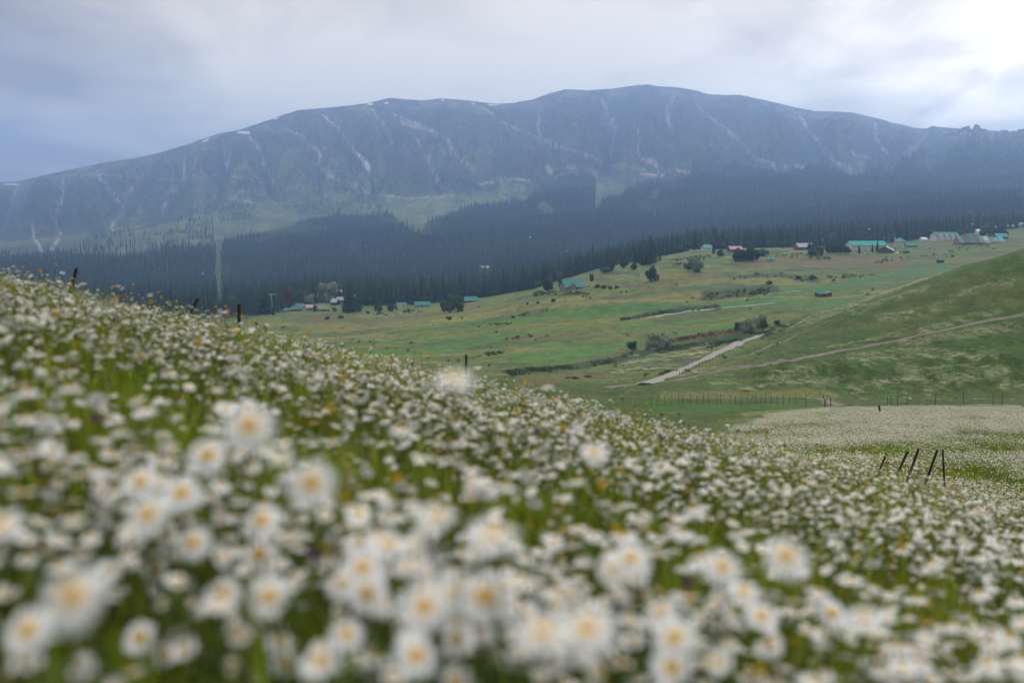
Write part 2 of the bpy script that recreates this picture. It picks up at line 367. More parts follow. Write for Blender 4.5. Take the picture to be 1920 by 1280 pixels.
def land_colour(X, Y, Z, A):
    r = np.hypot(X, Y); Ys = np.where(Y > .1, Y, .1)
    px = np.where(Y > 0, 960 + F * X / Ys, np.where(X > 0, 4000, -4000)); py = np.where(Y > 0, HZ - F * Z / Ys, 900)
    px = np.clip(px, -4000, 6000); py = np.clip(py, -500, 4000)
    n = len(X); Cc = np.tile(np.array([.060, .088, .024]), (n, 1))
    jx = (fbm(X / 30, Y / 30, 3, 4) - .5); jy = (fbm(X / 25, Y / 40, 8, 4) - .5)
    fx = px + jx * 40; fy = py + jy * 9
    # mown, dry, sedge and herb strips of the valley floor, drawn out along the strips
    al = X * .93 - Y * .37; ac = X * .37 + Y * .93
    mid = ss(260, 420, Y) * (1 - ss(1300, 1600, Y))
    b1 = fbm(al / 210, ac / 17, 101, 4); b2 = fbm(al / 120, ac / 9, 111, 4); b3 = fbm(al / 60, ac / 26, 121, 4); b4 = fbm(al / 35, ac / 6, 131, 3)
    Cc = mixc(Cc, mid, (.115, .140, .038))
    Cc = mixc(Cc, mid * ss(.48, .60, b1) * .6, (.18, .155, .055))
    Cc = mixc(Cc, mid * ss(.52, .62, b2) * .5, (.20, .19, .07))
    Cc = mixc(Cc, mid * ss(.50, .42, b1) * .9, (.092, .155, .040))
    Cc = mixc(Cc, mid * ss(.58, .68, b3) * .7, (.070, .095, .045))
    Cc = mixc(Cc, mid * ss(.57, .66, b4) * .5, (.070, .095, .045))
    # knoll behind the lone house: coarse yellowish grass
    kn = ss(690, 780, Y) * (1 - ss(1150, 1250, Y)) * ss(900, 1020, px) * (1 - ss(1500, 1700, px))
    Cc = mixc(Cc, kn * ss(.45, .62, fbm(X / 18, Y / 30, 141, 4)) * .7, (.125, .150, .062))
    Cc = mixc(Cc, kn * ss(.5, .62, fbm(X / 14, Y / 24, 151, 4)) * .7, (.048, .074, .036))
    rs = ss(1480, 1620, px) * ss(560, 640, Y) * (1 - ss(1500, 1700, Y)); Cc = mixc(Cc, rs * .5, (.062, .088, .038))
    # traced patches: line, half height, softness, colour, weight, nearest, farthest
    T = [([(700,662),(800,655),(900,640),(960,636)],2.5,5,(.075,.15,.04),.8,350,700), ([(960,672),(1080,660),(1200,645),(1330,622),(1400,608)],6,4,(.07,.15,.036),.9,300,640),
      ([(1100,640),(1200,628),(1290,615),(1400,600),(1500,592)],3,4,(.13,.135,.04),.7,300,700), ([(960,640),(1060,624),(1150,618)],4,4,(.13,.112,.045),.7,350,800),
      ([(1080,584),(1200,575),(1300,580),(1440,566),(1540,568),(1640,560)],5,3,(.06,.135,.04),.85,450,800), ([(1400,552),(1500,546),(1600,530),(1700,513),(1780,500)],6,3,(.062,.130,.042),.8,480,1100),
      ([(1160,598),(1210,590),(1290,580),(1340,576)],3,3,(.035,.055,.032),.95,420,800), ([(1330,554),(1400,546),(1450,542)],6,5,(.045,.062,.036),.85,450,900), ([(1400,520),(1450,516),(1530,524)],3,3,(.035,.06,.034),.8,500,1100),
      ([(1380,500),(1430,492),(1500,492),(1600,490),(1700,492)],6,4,(.125,.100,.055),.8,600,1200), ([(1200,540),(1290,525),(1350,510)],6,4,(.12,.105,.055),.6,550,1200),
      ([(1250,641),(1300,634),(1350,627),(1395,620)],4.2,2,(.105,.062,.036),1.0,260,560), ([(1160,658),(1210,650),(1250,644)],2.5,2,(.10,.075,.036),.8,260,560),
      ([(1170,668),(1240,657),(1320,646),(1400,634),(1440,622),(1500,604)],5,4,(.038,.068,.032),.9,250,560), ([(960,700),(1060,690),(1120,678),(1170,672)],5,4,(.035,.055,.028),.85,230,560),
      ([(980,718),(1050,705),(1150,700)],8,6,(.11,.11,.05),.7,200,420), ([(1210,688),(1260,680),(1330,674)],4,4,(.085,.08,.055),.8,200,420),
      ([(1240,742),(1350,738),(1500,735),(1560,742)],5,5,(.125,.13,.042),.8,150,300), ([(1220,760),(1300,764),(1400,768),(1500,752)],9,5,(.050,.100,.022),.9,120,240),
      ([(1400,778),(1470,770),(1560,762)],2.5,2.5,(.15,.155,.06),.8,100,240), ([(1400,792),(1450,786)],4,3,(.07,.06,.03),.7,90,200), ([(1540,752),(1570,758)],3,3,(.15,.13,.105),.8,120,260),
      ([(1580,700),(1640,692),(1670,694)],7,4,(.035,.04,.024),.85,200,420), ([(1380,706),(1440,696),(1500,690)],5,4,(.045,.05,.03),.7,200,420), ([(1800,728),(1850,722)],4,3,(.022,.03,.018),.8,200,420),
      ([(1560,722),(1600,738),(1700,742)],5,4,(.055,.11,.026),.6,180,420), ([(1700,650),(1800,660),(1920,640)],9,8,(.04,.085,.02),.6,200,500),
      ([(1560,645),(1640,630),(1740,606),(1840,590)],2.5,2,(.05,.05,.03),.6,230,520), ([(1500,640),(1600,612),(1700,570),(1800,522),(1890,478)],2,2,(.14,.12,.09),.7,260,520),
      ([(700,600),(800,590),(900,572)],4,5,(.115,.105,.05),.6,600,1200), ([(560,600),(640,596),(700,608)],5,5,(.11,.10,.045),.8,500,1300)]
    for pts, hw, sf, c, w, a, b in T: Cc = mixc(Cc, zonal(fx, fy, Y, pts, hw, sf) * w * (Y > a) * (Y < b), c)
    # flank of the right hand hill
    hill = ss(1330, 1480, px) * ss(255, 290, Y) * (1 - ss(470, 500, Y))
    Cc = mixc(Cc, hill * .92, (.044, .080, .013)); Cc = mixc(Cc, hill * ss(.5, .62, fbm(al / 26, ac / 12, 171, 4)) * .6, (.095, .10, .034))
    Cc = mixc(Cc, hill * ss(.52, .64, fbm(X / 16, Y / 10, 181, 4)) * .5, (.050, .075, .022))
    dm = drift_mask(fx, fy, Y, 1.15); Cc = mixc(Cc, dm * ss(.38, .66, fbm(X / 2.6, Y / 5, 191, 3)) * .6, (.22, .25, .14))
    # lower flowery field (its nearer flowers are real)
    fld = ss(26, 36, r) * (1 - ss(128, 134, Y)) * (Y > 0) * ss(1330, 1480, px + (Y - 100) * .6)
    Cc = mixc(Cc, fld, (.075, .10, .028)); Cc = mixc(Cc, fld * ss(45, 120, Y) * .5, (.11, .135, .055))
    Cc = mixc(Cc, 1 - ss(25, 34, r), (.045, .06, .016))
    # forest floor
    fo = ss(-60, 30, Y - forest_y0(px)) * (1 - ss(-150, 150, Y - forest_y1(px)))
    cl = np.zeros(n, bool)
    kk = (Y > 1000) & (Y < 6200)
    for pl in CLEAR: cl |= in_poly(px, py, pl) & kk
    Cc = mixc(Cc, fo * ~cl, (.022, .034, .018)); Cc = mixc(Cc, (Y > 1500) * cl * .85, (.060, .088, .036))
    # mountain
    mt = ss(0, 250, Y - forest_y1(px)) * (Y > 0) + (Y <= 0) * ss(2500, 4000, r); mt = np.clip(mt, 0, 1)
    hi = ss(380, 250, py + (px < 500) * 0)
    Cc = mixc(Cc, mt, (.125, .16, .066))
    Cc = mixc(Cc, mt * ss(.40, .62, fbm(X / 330, Y / 420, 201, 5) + .35 * ss(330, 220, py) - .18 * ss(330, 372, py)), (.080, .072, .052))
    Cc = mixc(Cc, mt * ss(.50, .6, fbm(px / 26, Y / 500, 211, 5)) * .55, (.050, .062, .040))
    Cc = mixc(Cc, mt * ss(.46, .62, fbm((px + jx * 40) / 8, Y / 1300, 261, 4)) * .35, (.040, .050, .034))
    Cc = mixc(Cc, mt * ss(.56, .66, fbm((px + jx * 30) / 5, Y / 700, 271, 4)) * .15, (.24, .21, .17))
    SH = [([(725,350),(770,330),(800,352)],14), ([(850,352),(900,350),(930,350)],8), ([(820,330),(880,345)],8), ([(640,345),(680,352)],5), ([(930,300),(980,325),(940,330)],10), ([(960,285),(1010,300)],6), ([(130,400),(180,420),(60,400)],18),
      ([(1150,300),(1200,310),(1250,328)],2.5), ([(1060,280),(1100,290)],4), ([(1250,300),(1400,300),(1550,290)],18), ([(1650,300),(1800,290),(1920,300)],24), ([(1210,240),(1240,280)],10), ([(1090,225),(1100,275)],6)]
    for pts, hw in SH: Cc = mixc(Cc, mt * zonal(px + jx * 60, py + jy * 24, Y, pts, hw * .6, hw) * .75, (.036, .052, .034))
    sc = np.zeros(n)
    wb = (fbm(X / 160, Y / 160, 221, 4) - .5) * 14; wd = .35 + 1.3 * fbm(px / 30, py / 22, 225, 3)
    for g in GUL: sc = np.maximum(sc, 1 - ss(.4, 3.4, seg_dist(px + wb, py, g) / wd))
    sc *= .35 + .65 * ss(.30, .52, fbm(X / 130, Y / 200, 231, 4))
    for pts, hw in [([(96,331),(184,327),(264,333),(341,339),(360,329),(448,331)],.8), ([(755,230),(780,238),(810,245)],4), ([(690,362),(760,372),(850,368)],.8), ([(1205,298),(1231,306),(1232,313)],3), ([(1300,315),(1320,322)],3), ([(1270,320),(1298,326)],2),
        ([(1026,312),(1032,322)],4), ([(1065,313),(1075,314)],3), ([(1110,320),(1120,330)],3), ([(1200,326),(1245,330)],1.6), ([(900,345),(960,335),(990,338)],2), ([(430,372),(470,380)],1.5), ([(448,331),(500,345),(560,352)],.8), ([(1490,312),(1530,322),(1560,330)],4), ([(1600,290),(1632,296)],2), ([(1140,230),(1160,240)],1.5)]:
        sc = np.maximum(sc, (1 - ss(hw * .5, hw * 1.6, seg_dist(px + wb * .4, py + wb * .15, pts))) * .8)
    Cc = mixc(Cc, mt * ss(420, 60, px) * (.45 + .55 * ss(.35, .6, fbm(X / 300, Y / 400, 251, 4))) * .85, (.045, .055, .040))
    rim = ss(34, 4, py - np.interp(px, CREST[:, 0], CREST[:, 1])) * (Y > 6500) * (Y < 9000) * .28
    Cc = mixc(Cc, mt * np.maximum(sc * .95, rim * ss(.4, .6, fbm(X / 90, Y / 200, 241, 4))), (.42, .35, .31))
    sn = np.zeros(n)
    for pts, hw in [([(670,288),(678,296),(681,300)],2.6), ([(684,305),(690,311)],2.0), ([(690,318),(698,321)],2.2), ([(447,248),(467,249)],2.2), ([(515,224),(520,222)],1.4), ([(380,266),(390,262)],1.2), ([(691,196),(697,195)],1.6), ([(722,194),(726,193)],1.8), ([(917,197),(934,197)],1.1), ([(828,188),(832,188)],1.2), ([(885,194),(890,194)],1), ([(14,346),(34,346)],1)]:
        sn = np.maximum(sn, 1 - ss(hw * .7, hw * 1.2, seg_dist(px + wb * .2, py + wb * .1, pts)))
    Cc = mixc(Cc, mt * sn * .9, (.85, .83, .82))
    return Cc
def land_material(name, sc1, sc2, v1, v2, bump, bdist):
    m = bpy.data.materials.new(name); m.use_nodes = True; nt = m.node_tree; n, l = nt.nodes, nt.links
    b = n['Principled BSDF']; b.inputs['Roughness'].default_value = 1.0; b.inputs['Specular IOR Level'].default_value = 0.05
    a = n.new('ShaderNodeAttribute'); a.attribute_name = 'Col'; g = n.new('ShaderNodeTexCoord')
    last = a.outputs['Color']; hs = []
    for s, v, st in ((sc1, v1, (1, .6, 1)), (sc2, v2, (1, .45, 1))):
        mp = n.new('ShaderNodeMapping'); mp.inputs['Scale'].default_value = st; l.new(g.outputs['Object'], mp.inputs[0])
        t = n.new('ShaderNodeTexNoise'); t.inputs['Scale'].default_value = s; t.inputs['Detail'].default_value = 6; t.inputs['Roughness'].default_value = .65; l.new(mp.outputs[0], t.inputs['Vector'])
        r = n.new('ShaderNodeMapRange'); r.inputs[1].default_value = .3; r.inputs[2].default_value = .7; r.inputs[3].default_value = 1 - v; r.inputs[4].default_value = 1 + v; l.new(t.outputs['Fac'], r.inputs[0])
        hv = n.new('ShaderNodeVectorMath'); hv.operation = 'SCALE'; l.new(last, hv.inputs[0]); l.new(r.outputs[0], hv.inputs['Scale']); last = hv.outputs[0]; hs.append(t)
    l.new(last, b.inputs['Base Color'])
    bp = n.new('ShaderNodeBump'); bp.inputs['Strength'].default_value = bump; bp.inputs['Distance'].default_value = bdist; l.new(hs[0].outputs['Fac'], bp.inputs['Height']); l.new(bp.outputs[0], b.inputs['Normal'])
    return m
i30 = int(np.searchsorted(RINGS, 30)); i52 = int(np.searchsorted(RINGS, 4800))
land_part('ground', 0, i30, land_material('near_earth', 2.0, 9.0, .3, .3, .4, .05))
land_part('valley_ground', i30, i52, land_material('meadow_turf', .16, 1.1, .30, .34, .5, 1.0))
land_part('mountain', i52, len(RINGS) - 1, land_material('mountain_side', .006, .035, .35, .5, 1.0, 90.0))  # strong fine colour noise stands in for relief shading the soft sun leaves weak

# ------------------------------------------------------------------ haze
hm = bpy.data.materials.new('haze'); hm.use_nodes = True; hn = hm.node_tree; hn.nodes.clear()
ho = hn.nodes.new('ShaderNodeOutputMaterial'); pv = hn.nodes.new('ShaderNodeVolumePrincipled'); hn.links.new(pv.outputs[0], ho.inputs['Volume'])
pv.inputs['Color'].default_value = (.37, .575, .98, 1); pv.inputs['Density'].default_value = HAZE_D if 'HAZE_D' in globals() else 1.2e-4; pv.inputs['Anisotropy'].default_value = 0.35
b = MB(); b.box(-14200, 14200, -14200, 14200, -420, 1330)
tag(b.build('haze', hm), kind='stuff')

# ------------------------------------------------------------------ scattering of what nobody could count (instances of geometry inside one mesh)
def scatter(name, protos, mats, P, rot, scl, idx, kind='stuff', label=None, parent=None):
    """protos: list of (V, F, material indices); P (n,3); rot (n,3); scl (n,); idx (n,)"""
    me = bpy.data.meshes.new(name); V = [np.asarray(P, float)]; pid = [np.full(len(P), -1)]; off = len(P); Fc = []; mi = []
    for k, (v, f, m) in enumerate(protos):
        V.append(np.asarray(v, float)); pid.append(np.full(len(v), k)); Fc += [tuple(i + off for i in ff) for ff in f]; mi += list(m); off += len(v)
    V = np.vstack(V); me.from_pydata(V.tolist(), [], Fc)
    for m in mats: me.materials.append(m)
    me.polygons.foreach_set('material_index', np.array(mi, dtype=np.int32)); me.update()
    n = len(V); pid = np.concatenate(pid).astype(np.int32)
    def put(nm, tp, fld, arr):
        a = me.attributes.new(nm, tp, 'POINT'); a.data.foreach_set(fld, arr)
    put('pid', 'INT', 'value', pid)
    r = np.zeros((n, 3)); r[:len(P)] = rot; put('rot', 'FLOAT_VECTOR', 'vector', r.ravel())
    s = np.ones(n); s[:len(P)] = scl; put('scl', 'FLOAT', 'value', s)
    ii = np.full(n, -1, dtype=np.int32); ii[:len(P)] = idx; put('pick', 'INT', 'value', ii)
    ng = bpy.data.node_groups.new(name + '_scatter', 'GeometryNodeTree')
    ng.interface.new_socket('Geometry', in_out='INPUT', socket_type='NodeSocketGeometry'); ng.interface.new_socket('Geometry', in_out='OUTPUT', socket_type='NodeSocketGeometry')
    N, L = ng.nodes, ng.links; gi = N.new('NodeGroupInput'); go = N.new('NodeGroupOutput')
    def named(nm, tp):
        a = N.new('GeometryNodeInputNamedAttribute'); a.data_type = tp; a.inputs['Name'].default_value = nm; return a.outputs['Attribute']
    def equal(sock, v):
        c = N.new('FunctionNodeCompare'); c.data_type = 'INT'; c.operation = 'EQUAL'; L.new(sock, c.inputs[2]); c.inputs[3].default_value = v; return c.outputs[0]
    PID = named('pid', 'INT'); PICK = named('pick', 'INT'); ROT = named('rot', 'FLOAT_VECTOR'); SCL = named('scl', 'FLOAT')
    jn = N.new('GeometryNodeJoinGeometry')
    e2r = N.new('FunctionNodeEulerToRotation'); L.new(ROT, e2r.inputs[0])
    for k in range(len(protos)):
        s1 = N.new('GeometryNodeSeparateGeometry'); s1.domain = 'POINT'; L.new(gi.outputs[0], s1.inputs[0]); L.new(equal(PID, k), s1.inputs[1])
        s2 = N.new('GeometryNodeSeparateGeometry'); s2.domain = 'POINT'; L.new(gi.outputs[0], s2.inputs[0]); L.new(equal(PICK, k), s2.inputs[1])
        ip = N.new('GeometryNodeInstanceOnPoints'); L.new(s2.outputs[0], ip.inputs['Points']); L.new(s1.outputs[0], ip.inputs['Instance'])
        L.new(e2r.outputs[0], ip.inputs['Rotation']); L.new(SCL, ip.inputs['Scale']); L.new(ip.outputs[0], jn.inputs[0])
    L.new(jn.outputs[0], go.inputs[0])
    o = obj(name, me, None, parent); md = o.modifiers.new('scatter', 'NODES'); md.node_group = ng
    return tag(o, label, None, None, kind)
# ------------------------------------------------------------------ conifers
M_con = material('conifer_green', (.036, .060, .027), var=.45, scale=.35, obj_rand=.35, rough=.95, spec=.05)
M_con2 = material('near_conifer_green', (.036, .062, .028), var=.45, scale=.5, obj_rand=.3, rough=.95, spec=.05)
M_bark = material('bark', (.09, .065, .045), var=.4, scale=2.0, spec=.05)
M_birch = material('pale_bark', (.30, .27, .22), var=.3, scale=2.0, spec=.05)
def conifer_crown(seed, tiers, nb, h=1.0, R_=.125, low=.08):
    g = random.Random(seed); V = []; Fc = []
    lean = g.uniform(-.012, .012)
    for i in range(tiers):
        t = (i + g.uniform(-.3, .3)) / tiers; t = min(max(t, 0), .97)
        z = low + (1 - low) * t; rad = R_ * ((1 - t) ** .75) * g.uniform(.7, 1.18) * (0.75 + .25 * min(1, t * 6)) + .006
        a0 = g.uniform(0, 6.28)
        for k in range(nb):
            a = a0 + 2 * pi * k / nb + g.uniform(-.25, .25); rr = rad * g.uniform(.7, 1.2); w = rr * g.uniform(.32, .5) + .004
            dr = rr * g.uniform(.35, .75); up = .035 + .02 * g.random()
            ca, sa = math.cos(a), math.sin(a); j = len(V)
            cx = lean * z
            V += [(cx, 0, z + up), (cx + ca * rr * .6 - sa * w, sa * rr * .6 + ca * w, z - dr * .45), (cx + ca * rr, sa * rr, z - dr * .75), (cx + ca * rr * .6 + sa * w, sa * rr * .6 - ca * w, z - dr * .45)]
            Fc += [(j, j + 1, j + 2), (j, j + 2, j + 3)]
    j = len(V); n = 6
    for k in range(n): a = 2 * pi * k / n; V.append((math.cos(a) * R_ * .5, math.sin(a) * R_ * .5, low))
    V.append((lean, 0, 1.0)); Fc += [(j + k, j + (k + 1) % n, j + n) for k in range(n)]
    return V, Fc
protos = []
for s in range(6):
    v, f = conifer_crown(s, (9, 8, 10, 9, 8, 10)[s], 6, R_=(.12, .105, .13, .115, .14, .10)[s]); protos.append((v, f, [0] * len(f)))
for s in (61, 62):
    v, f = [None, None]
    g_ = np.random.default_rng(s); v = []; f = []
    for i in range(150):
        d = g_.normal(size=3); d /= np.linalg.norm(d); r_ = g_.uniform(.6, 1.05); p_ = np.array([d[0] * .24 * r_, d[1] * .24 * r_, .40 + d[2] * .34 * r_]); q_ = np.cross(d, g_.normal(size=3)); q_ /= np.linalg.norm(q_); w_ = np.cross(d, q_); z_ = .075 * g_.uniform(.6, 1.3); j = len(v)
        v += [p_ + q_ * z_, p_ + w_ * z_, p_ - q_ * z_, p_ - w_ * z_]; f.append((j, j + 1, j + 2, j + 3))
    protos.append((v, f, [1] * len(f)))
def forest_points():
    P = []
    for ya, yb, cell in ((900, 1500, 7.8), (1500, 2300, 9.2), (2300, 3500, 11.5), (3500, 5800, 14.0)):
        xs = np.arange(-yb * .60, yb * .60, cell); ys = np.arange(ya, yb, cell * 1.15); X, Y = np.meshgrid(xs, ys); X = X.ravel(); Y = Y.ravel()
        X = X + rng.uniform(-.5, .5, len(X)) * cell; Y = Y + rng.uniform(-.5, .5, len(Y)) * cell
        px = 960 + F * X / Y; k = (px > -260) & (px < 2180); P.append(np.stack([X[k], Y[k]], 1))
    P = np.vstack(P); X, Y = P[:, 0], P[:, 1]; px = 960 + F * X / Y; Z = H(X, Y); py = HZ - F * Z / Y
    e = (fbm(X / 90, Y / 160, 301, 4) - .5)
    ins = (Y > forest_y0(px) + e * 60 + 10) & (Y < forest_y1(px) * (1 + e * .18))
    ins &= fbm(X / 120, Y / 220, 305, 3) > np.where(Y > forest_y1(px) * .88, .46, .30)
    cl = np.zeros(len(X), bool)
    for pl in CLEAR: cl |= in_poly(px, py, pl)
    ins &= ~(cl & ~((rng.random(len(X)) < .04) & (Y < 3900)))
    # open stands above the dense wood
    r = rng.random(len(X)); sp = np.zeros(len(X))
    for pl, p in [([(300,455),(330,415),(370,390),(400,385),(402,470),(300,470)],.20), ([(405,400),(440,380),(480,385),(480,410),(410,420)],.22), ([(1195,380),(1200,345),(1300,325),(1300,385)],.16), ([(1640,335),(1660,300),(1700,288),(1790,285),(1920,290),(1920,335)],.28),
                  ([(840,345),(960,310),(990,330),(900,352)],.10), ([(1550,318),(1600,300),(1660,300),(1660,335)],.12), ([(120,478),(200,430),(300,440),(310,475)],.10), ([(500,400),(620,375),(740,372),(700,400)],.10), ([(1480,322),(1700,310),(1700,335)],.10)]:
        sp = np.maximum(sp, in_poly(px, py, pl) * p)
    ins |= (r < sp) & (Y > 1500) & (Y < 6500) & ~(cl & (Y < 3000))
    # spires along the skyline of the right hand spur
    return X[ins], Y[ins], Z[ins]
fx_, fy_, fz_ = forest_points()
nf = len(fx_); print('forest trees', nf)
hgt = (rng.uniform(10, 25, nf) + 7 * (rng.random(nf) < .18)) * (0.62 + .75 * fbm(fx_ / 60, fy_ / 60, 311, 3)) * np.interp(fy_, [900, 3000, 5000], [1.0, 1.15, 1.25])
kind_ = rng.integers(0, 6, nf); pd = .20 * (fy_ < 1500) + .07 * (fy_ < 3000); kk_ = (rng.random(nf) < pd) & (fbm(fx_ / 50, fy_ / 80, 321, 3) > .5); kind_[kk_] = rng.integers(6, 8, int(kk_.sum())); hgt = np.where(kk_, hgt * .8, hgt)
M_lff = material('forest_leaves', (.075, .105, .045), var=.4, scale=.4, obj_rand=.3, spec=.05)
scatter('forest', protos, [M_con, M_lff], np.stack([fx_, fy_, fz_ - .5], 1), np.stack([rng.normal(0, .02, nf), rng.normal(0, .02, nf), rng.uniform(0, 6.28, nf)], 1), hgt, kind_)
rx = []
for px, py in [(1738,243),(1744,240),(1750,239),(1756,241),(1766,243),(1775,243),(1783,244),(1795,246),(1810,246),(1830,247),(1850,249),(1868,250),(1884,250),(1889,250),(1905,252),(1914,252),(1918,252),(1650,226),(1655,227)]:
    rx.append(((px - 960) / F * 8520, 8520, (HZ - py - 3) / F * 8520))
rx = np.array(rx); rx[:, 2] = H(rx[:, 0], rx[:, 1]) - 4
scatter('ridge_forest', protos[:2], [M_con], rx, np.zeros_like(rx), rng.uniform(12, 22, len(rx)), rng.integers(0, 2, len(rx)))

# single conifers: the ones nearest the camera, each with trunk and crown
cc_me = []
for s in range(6):
    v, f = conifer_crown(50 + s, 17, 9, R_=(.13, .12, .15, .17, .14, .19)[s], low=(.10, .12, .08, .07, .14, .06)[s]); cc_me.append(mesh('crown', v, f)); cc_me[-1].materials.append(M_con2)
tb = MB(); tb.tube([(0, 0, -.03), (0, 0, .4), (.002, 0, .96)], [.016, .011, .002], 6); ct_me = tb.me('trunk'); ct_me.materials.append(M_bark)
def conifer(x, y, h, v, label, group=None, wide=1.0):
    t = empty('conifer_tree', (x, y, h1(x, y) - .1), random.uniform(0, 6.28), label, 'tree', group)
    c = obj('crown', cc_me[v], None, t); c.scale = (h * wide, h * wide, h)
    k = obj('trunk', ct_me, None, t); k.scale = (h, h, h)
    return t
# ------------------------------------------------------------------ broad-leaved trees and bushes
def leaf_crown(seed, nleaf, rx_=.5, rz=.5, cz=.6, lobes=9, size=.045, low=0.0):
    g = np.random.default_rng(seed); Lc = []
    for i in range(lobes):
        a = g.uniform(0, 6.28); rr = g.uniform(.15, .75) * rx_; Lc.append((math.cos(a) * rr, math.sin(a) * rr, cz + g.uniform(-.65, .75) * rz, g.uniform(.30, .52)))
    Lc += [(0, 0, cz, .8), (0, 0, cz * .7, .7)]; V = []; Fc = []
    for i in range(nleaf):
        cx, cy_, cz_, s = Lc[g.integers(0, len(Lc))]; d = g.normal(size=3); d /= np.linalg.norm(d); r = g.uniform(.55, 1.05) ** .5 * s
        p = np.array([cx + d[0] * r * rx_, cy_ + d[1] * r * rx_, cz_ + d[2] * r * rz])
        if p[2] < low: continue
        q = g.normal(size=3); q = q - d * np.dot(q, d) * .5; q /= np.linalg.norm(q); w = np.cross(d, q); w /= np.linalg.norm(w) + 1e-9
        z = size * g.uniform(.6, 1.4); j = len(V); V += [p + q * z, p + w * z * .6, p - q * z, p - w * z * .6]; Fc.append((j, j + 1, j + 2, j + 3))
    return V, Fc
M_leafd = material('dark_leaves', (.055, .092, .036), var=.4, scale=2.2, obj_rand=.2, spec=.05, trans=.15)
M_leafm = material('green_leaves', (.085, .135, .050), var=.4, scale=2.2, obj_rand=.2, spec=.05, trans=.15)
M_leafw = material('grey_willow_leaves', (.29, .36, .24), var=.35, scale=2.2, obj_rand=.12, spec=.05, trans=.15)
M_leafr = material('red_leaves', (.11, .050, .035), var=.3, scale=2.2, spec=.05)
lc_me = {}
for key, seed, args, mt in [('dark', 1, dict(rx_=.44, rz=.50, cz=.54), M_leafd), ('dark2', 2, dict(rx_=.52, rz=.50, cz=.48), M_leafd), ('mid', 3, dict(rx_=.5, rz=.50, cz=.50), M_leafm), ('mid2', 4, dict(rx_=.36, rz=.52, cz=.52), M_leafm),
    ('willow', 5, dict(rx_=.62, rz=.52, cz=.48, lobes=14), M_leafw), ('willow2', 6, dict(rx_=.44, rz=.52, cz=.50), M_leafw), ('bush', 7, dict(rx_=.7, rz=.52, cz=.42), M_leafd), ('bush2', 8, dict(rx_=.8, rz=.50, cz=.40), M_leafm), ('red', 9, dict(rx_=.24, rz=.5, cz=.55), M_leafr)]:
    v, f = leaf_crown(seed, 2200, **args); lc_me[key] = mesh('crown', v, f); lc_me[key].materials.append(mt)
tb = MB()
tb.tube([(0, 0, -.04), (.005, 0, .2), (-.01, .005, .5)], [.028, .021, .009], 7)
for a in range(5):
    t = a * 1.3; z = .2 + .05 * a; tb.tube([(0, 0, z), (.12 * math.cos(t), .12 * math.sin(t), z + .13), (.25 * math.cos(t), .25 * math.sin(t), z + .33)], [.013, .009, .003], 5)
lt_me = tb.me('trunk'); lt_me.materials.append(M_bark)
def leafy(name, x, y, h, key, label, cat='tree', group=None, wide=1.0):
    t = empty(name, (x, y, h1(x, y) - .05), random.uniform(0, 6.28), label, cat, group)
    c = obj('crown', lc_me[key], None, t); c.scale = (h * wide, h * wide, h); k = obj('trunk', lt_me, None, t); k.scale = (h, h, h)
    return t
def leafy_at(name, px, base, top, Y, key, label, cat='tree', group=None, wide=1.0):
    p = ground(px, base, Y * .72, Y * 1.35); x, Y = p[0], p[1]; h = max((base - top) / F * Y, 1.0)
    return leafy(name, x, Y, h, key, label, cat, group, wide)
def conifer_at(px, top, Y, v, label, group=None, wide=1.0, hmax=34, base=None):
    if base: Y = ground(px, base, Y * .72, Y * 1.35)[1]
    x = (px - 960) / F * Y; z = h1(x, Y); h = min(max((HZ - top) / F * Y - z, 3.0), hmax)
    return conifer(x, Y, h, v, label, group, wide)
# ------------------------------------------------------------------ the flowery slope
M_pet = material('white_petals', (.88, .89, .88), var=.06, scale=60, rough=.7, spec=.2, trans=.30)
M_disc = material('yellow_flower_centre', (.72, .40, .018), var=.35, scale=300, rough=.9, spec=.05)
M_stem = material('flower_stem', (.085, .125, .028), var=.3, scale=30, spec=.1, trans=.1)
M_grass = material('grass_blades', (.28, .36, .022), var=.55, scale=2.0, spec=.1, trans=.30, obj_rand=.35)
M_straw = material('straw', (.30, .24, .10), var=.3, scale=10, trans=.2)
M_purple = material('purple_clover', (.20, .05, .17), var=.3, scale=40, trans=.1)
M_yel = material('yellow_flowers', (.72, .45, .03), var=.3, scale=40, trans=.2)
M_org = material('rusty_seed_heads', (.28, .09, .035), var=.3, scale=40, trans=.2)
def tiltm(tx, az):
    """3x3: tilt by tx, then turn by az"""
    c, s = math.cos(tx), math.sin(tx); A = np.array([[1, 0, 0], [0, c, s], [0, -s, c]]); c, s = math.cos(az), math.sin(az); B = np.array([[c, -s, 0], [s, c, 0], [0, 0, 1]]); return B @ A
def petal(g, R_=.0235, r0=.0055, w=.0036, droop=0.0, n=3):
    V = []; Fc = []
    for i in range(n + 1):
        t = i / n; r = r0 + (R_ - r0) * t; ww = w * (.55 + .75 * math.sin(pi * min(t * .85 + .12, 1))) * (1 if i < n else .55)
        z = .002 * math.sin(pi * t * .7) - droop * t * t
        V += [(r, -ww, z), (r, ww, z)]
    for i in range(n): Fc.append((2 * i, 2 * i + 2, 2 * i + 3, 2 * i + 1))
    return V, Fc
def disc(R_=.0098, hgt=.0042, n=10):
    V = [(0, 0, hgt)]; Fc = []
    for j, (rr, z) in enumerate(((.55, .85), (1.0, .25), (.9, -.3))):
        for k in range(n): a = 2 * pi * k / n + .3 * j; V.append((math.cos(a) * rr * R_, math.sin(a) * rr * R_, z * hgt))
    for k in range(n):
        k2 = (k + 1) % n; Fc.append((0, 1 + k, 1 + k2))
        for j in range(2): Fc.append((1 + j * n + k, 1 + (j + 1) * n + k, 1 + (j + 1) * n + k2, 1 + j * n + k2))
    return V, Fc
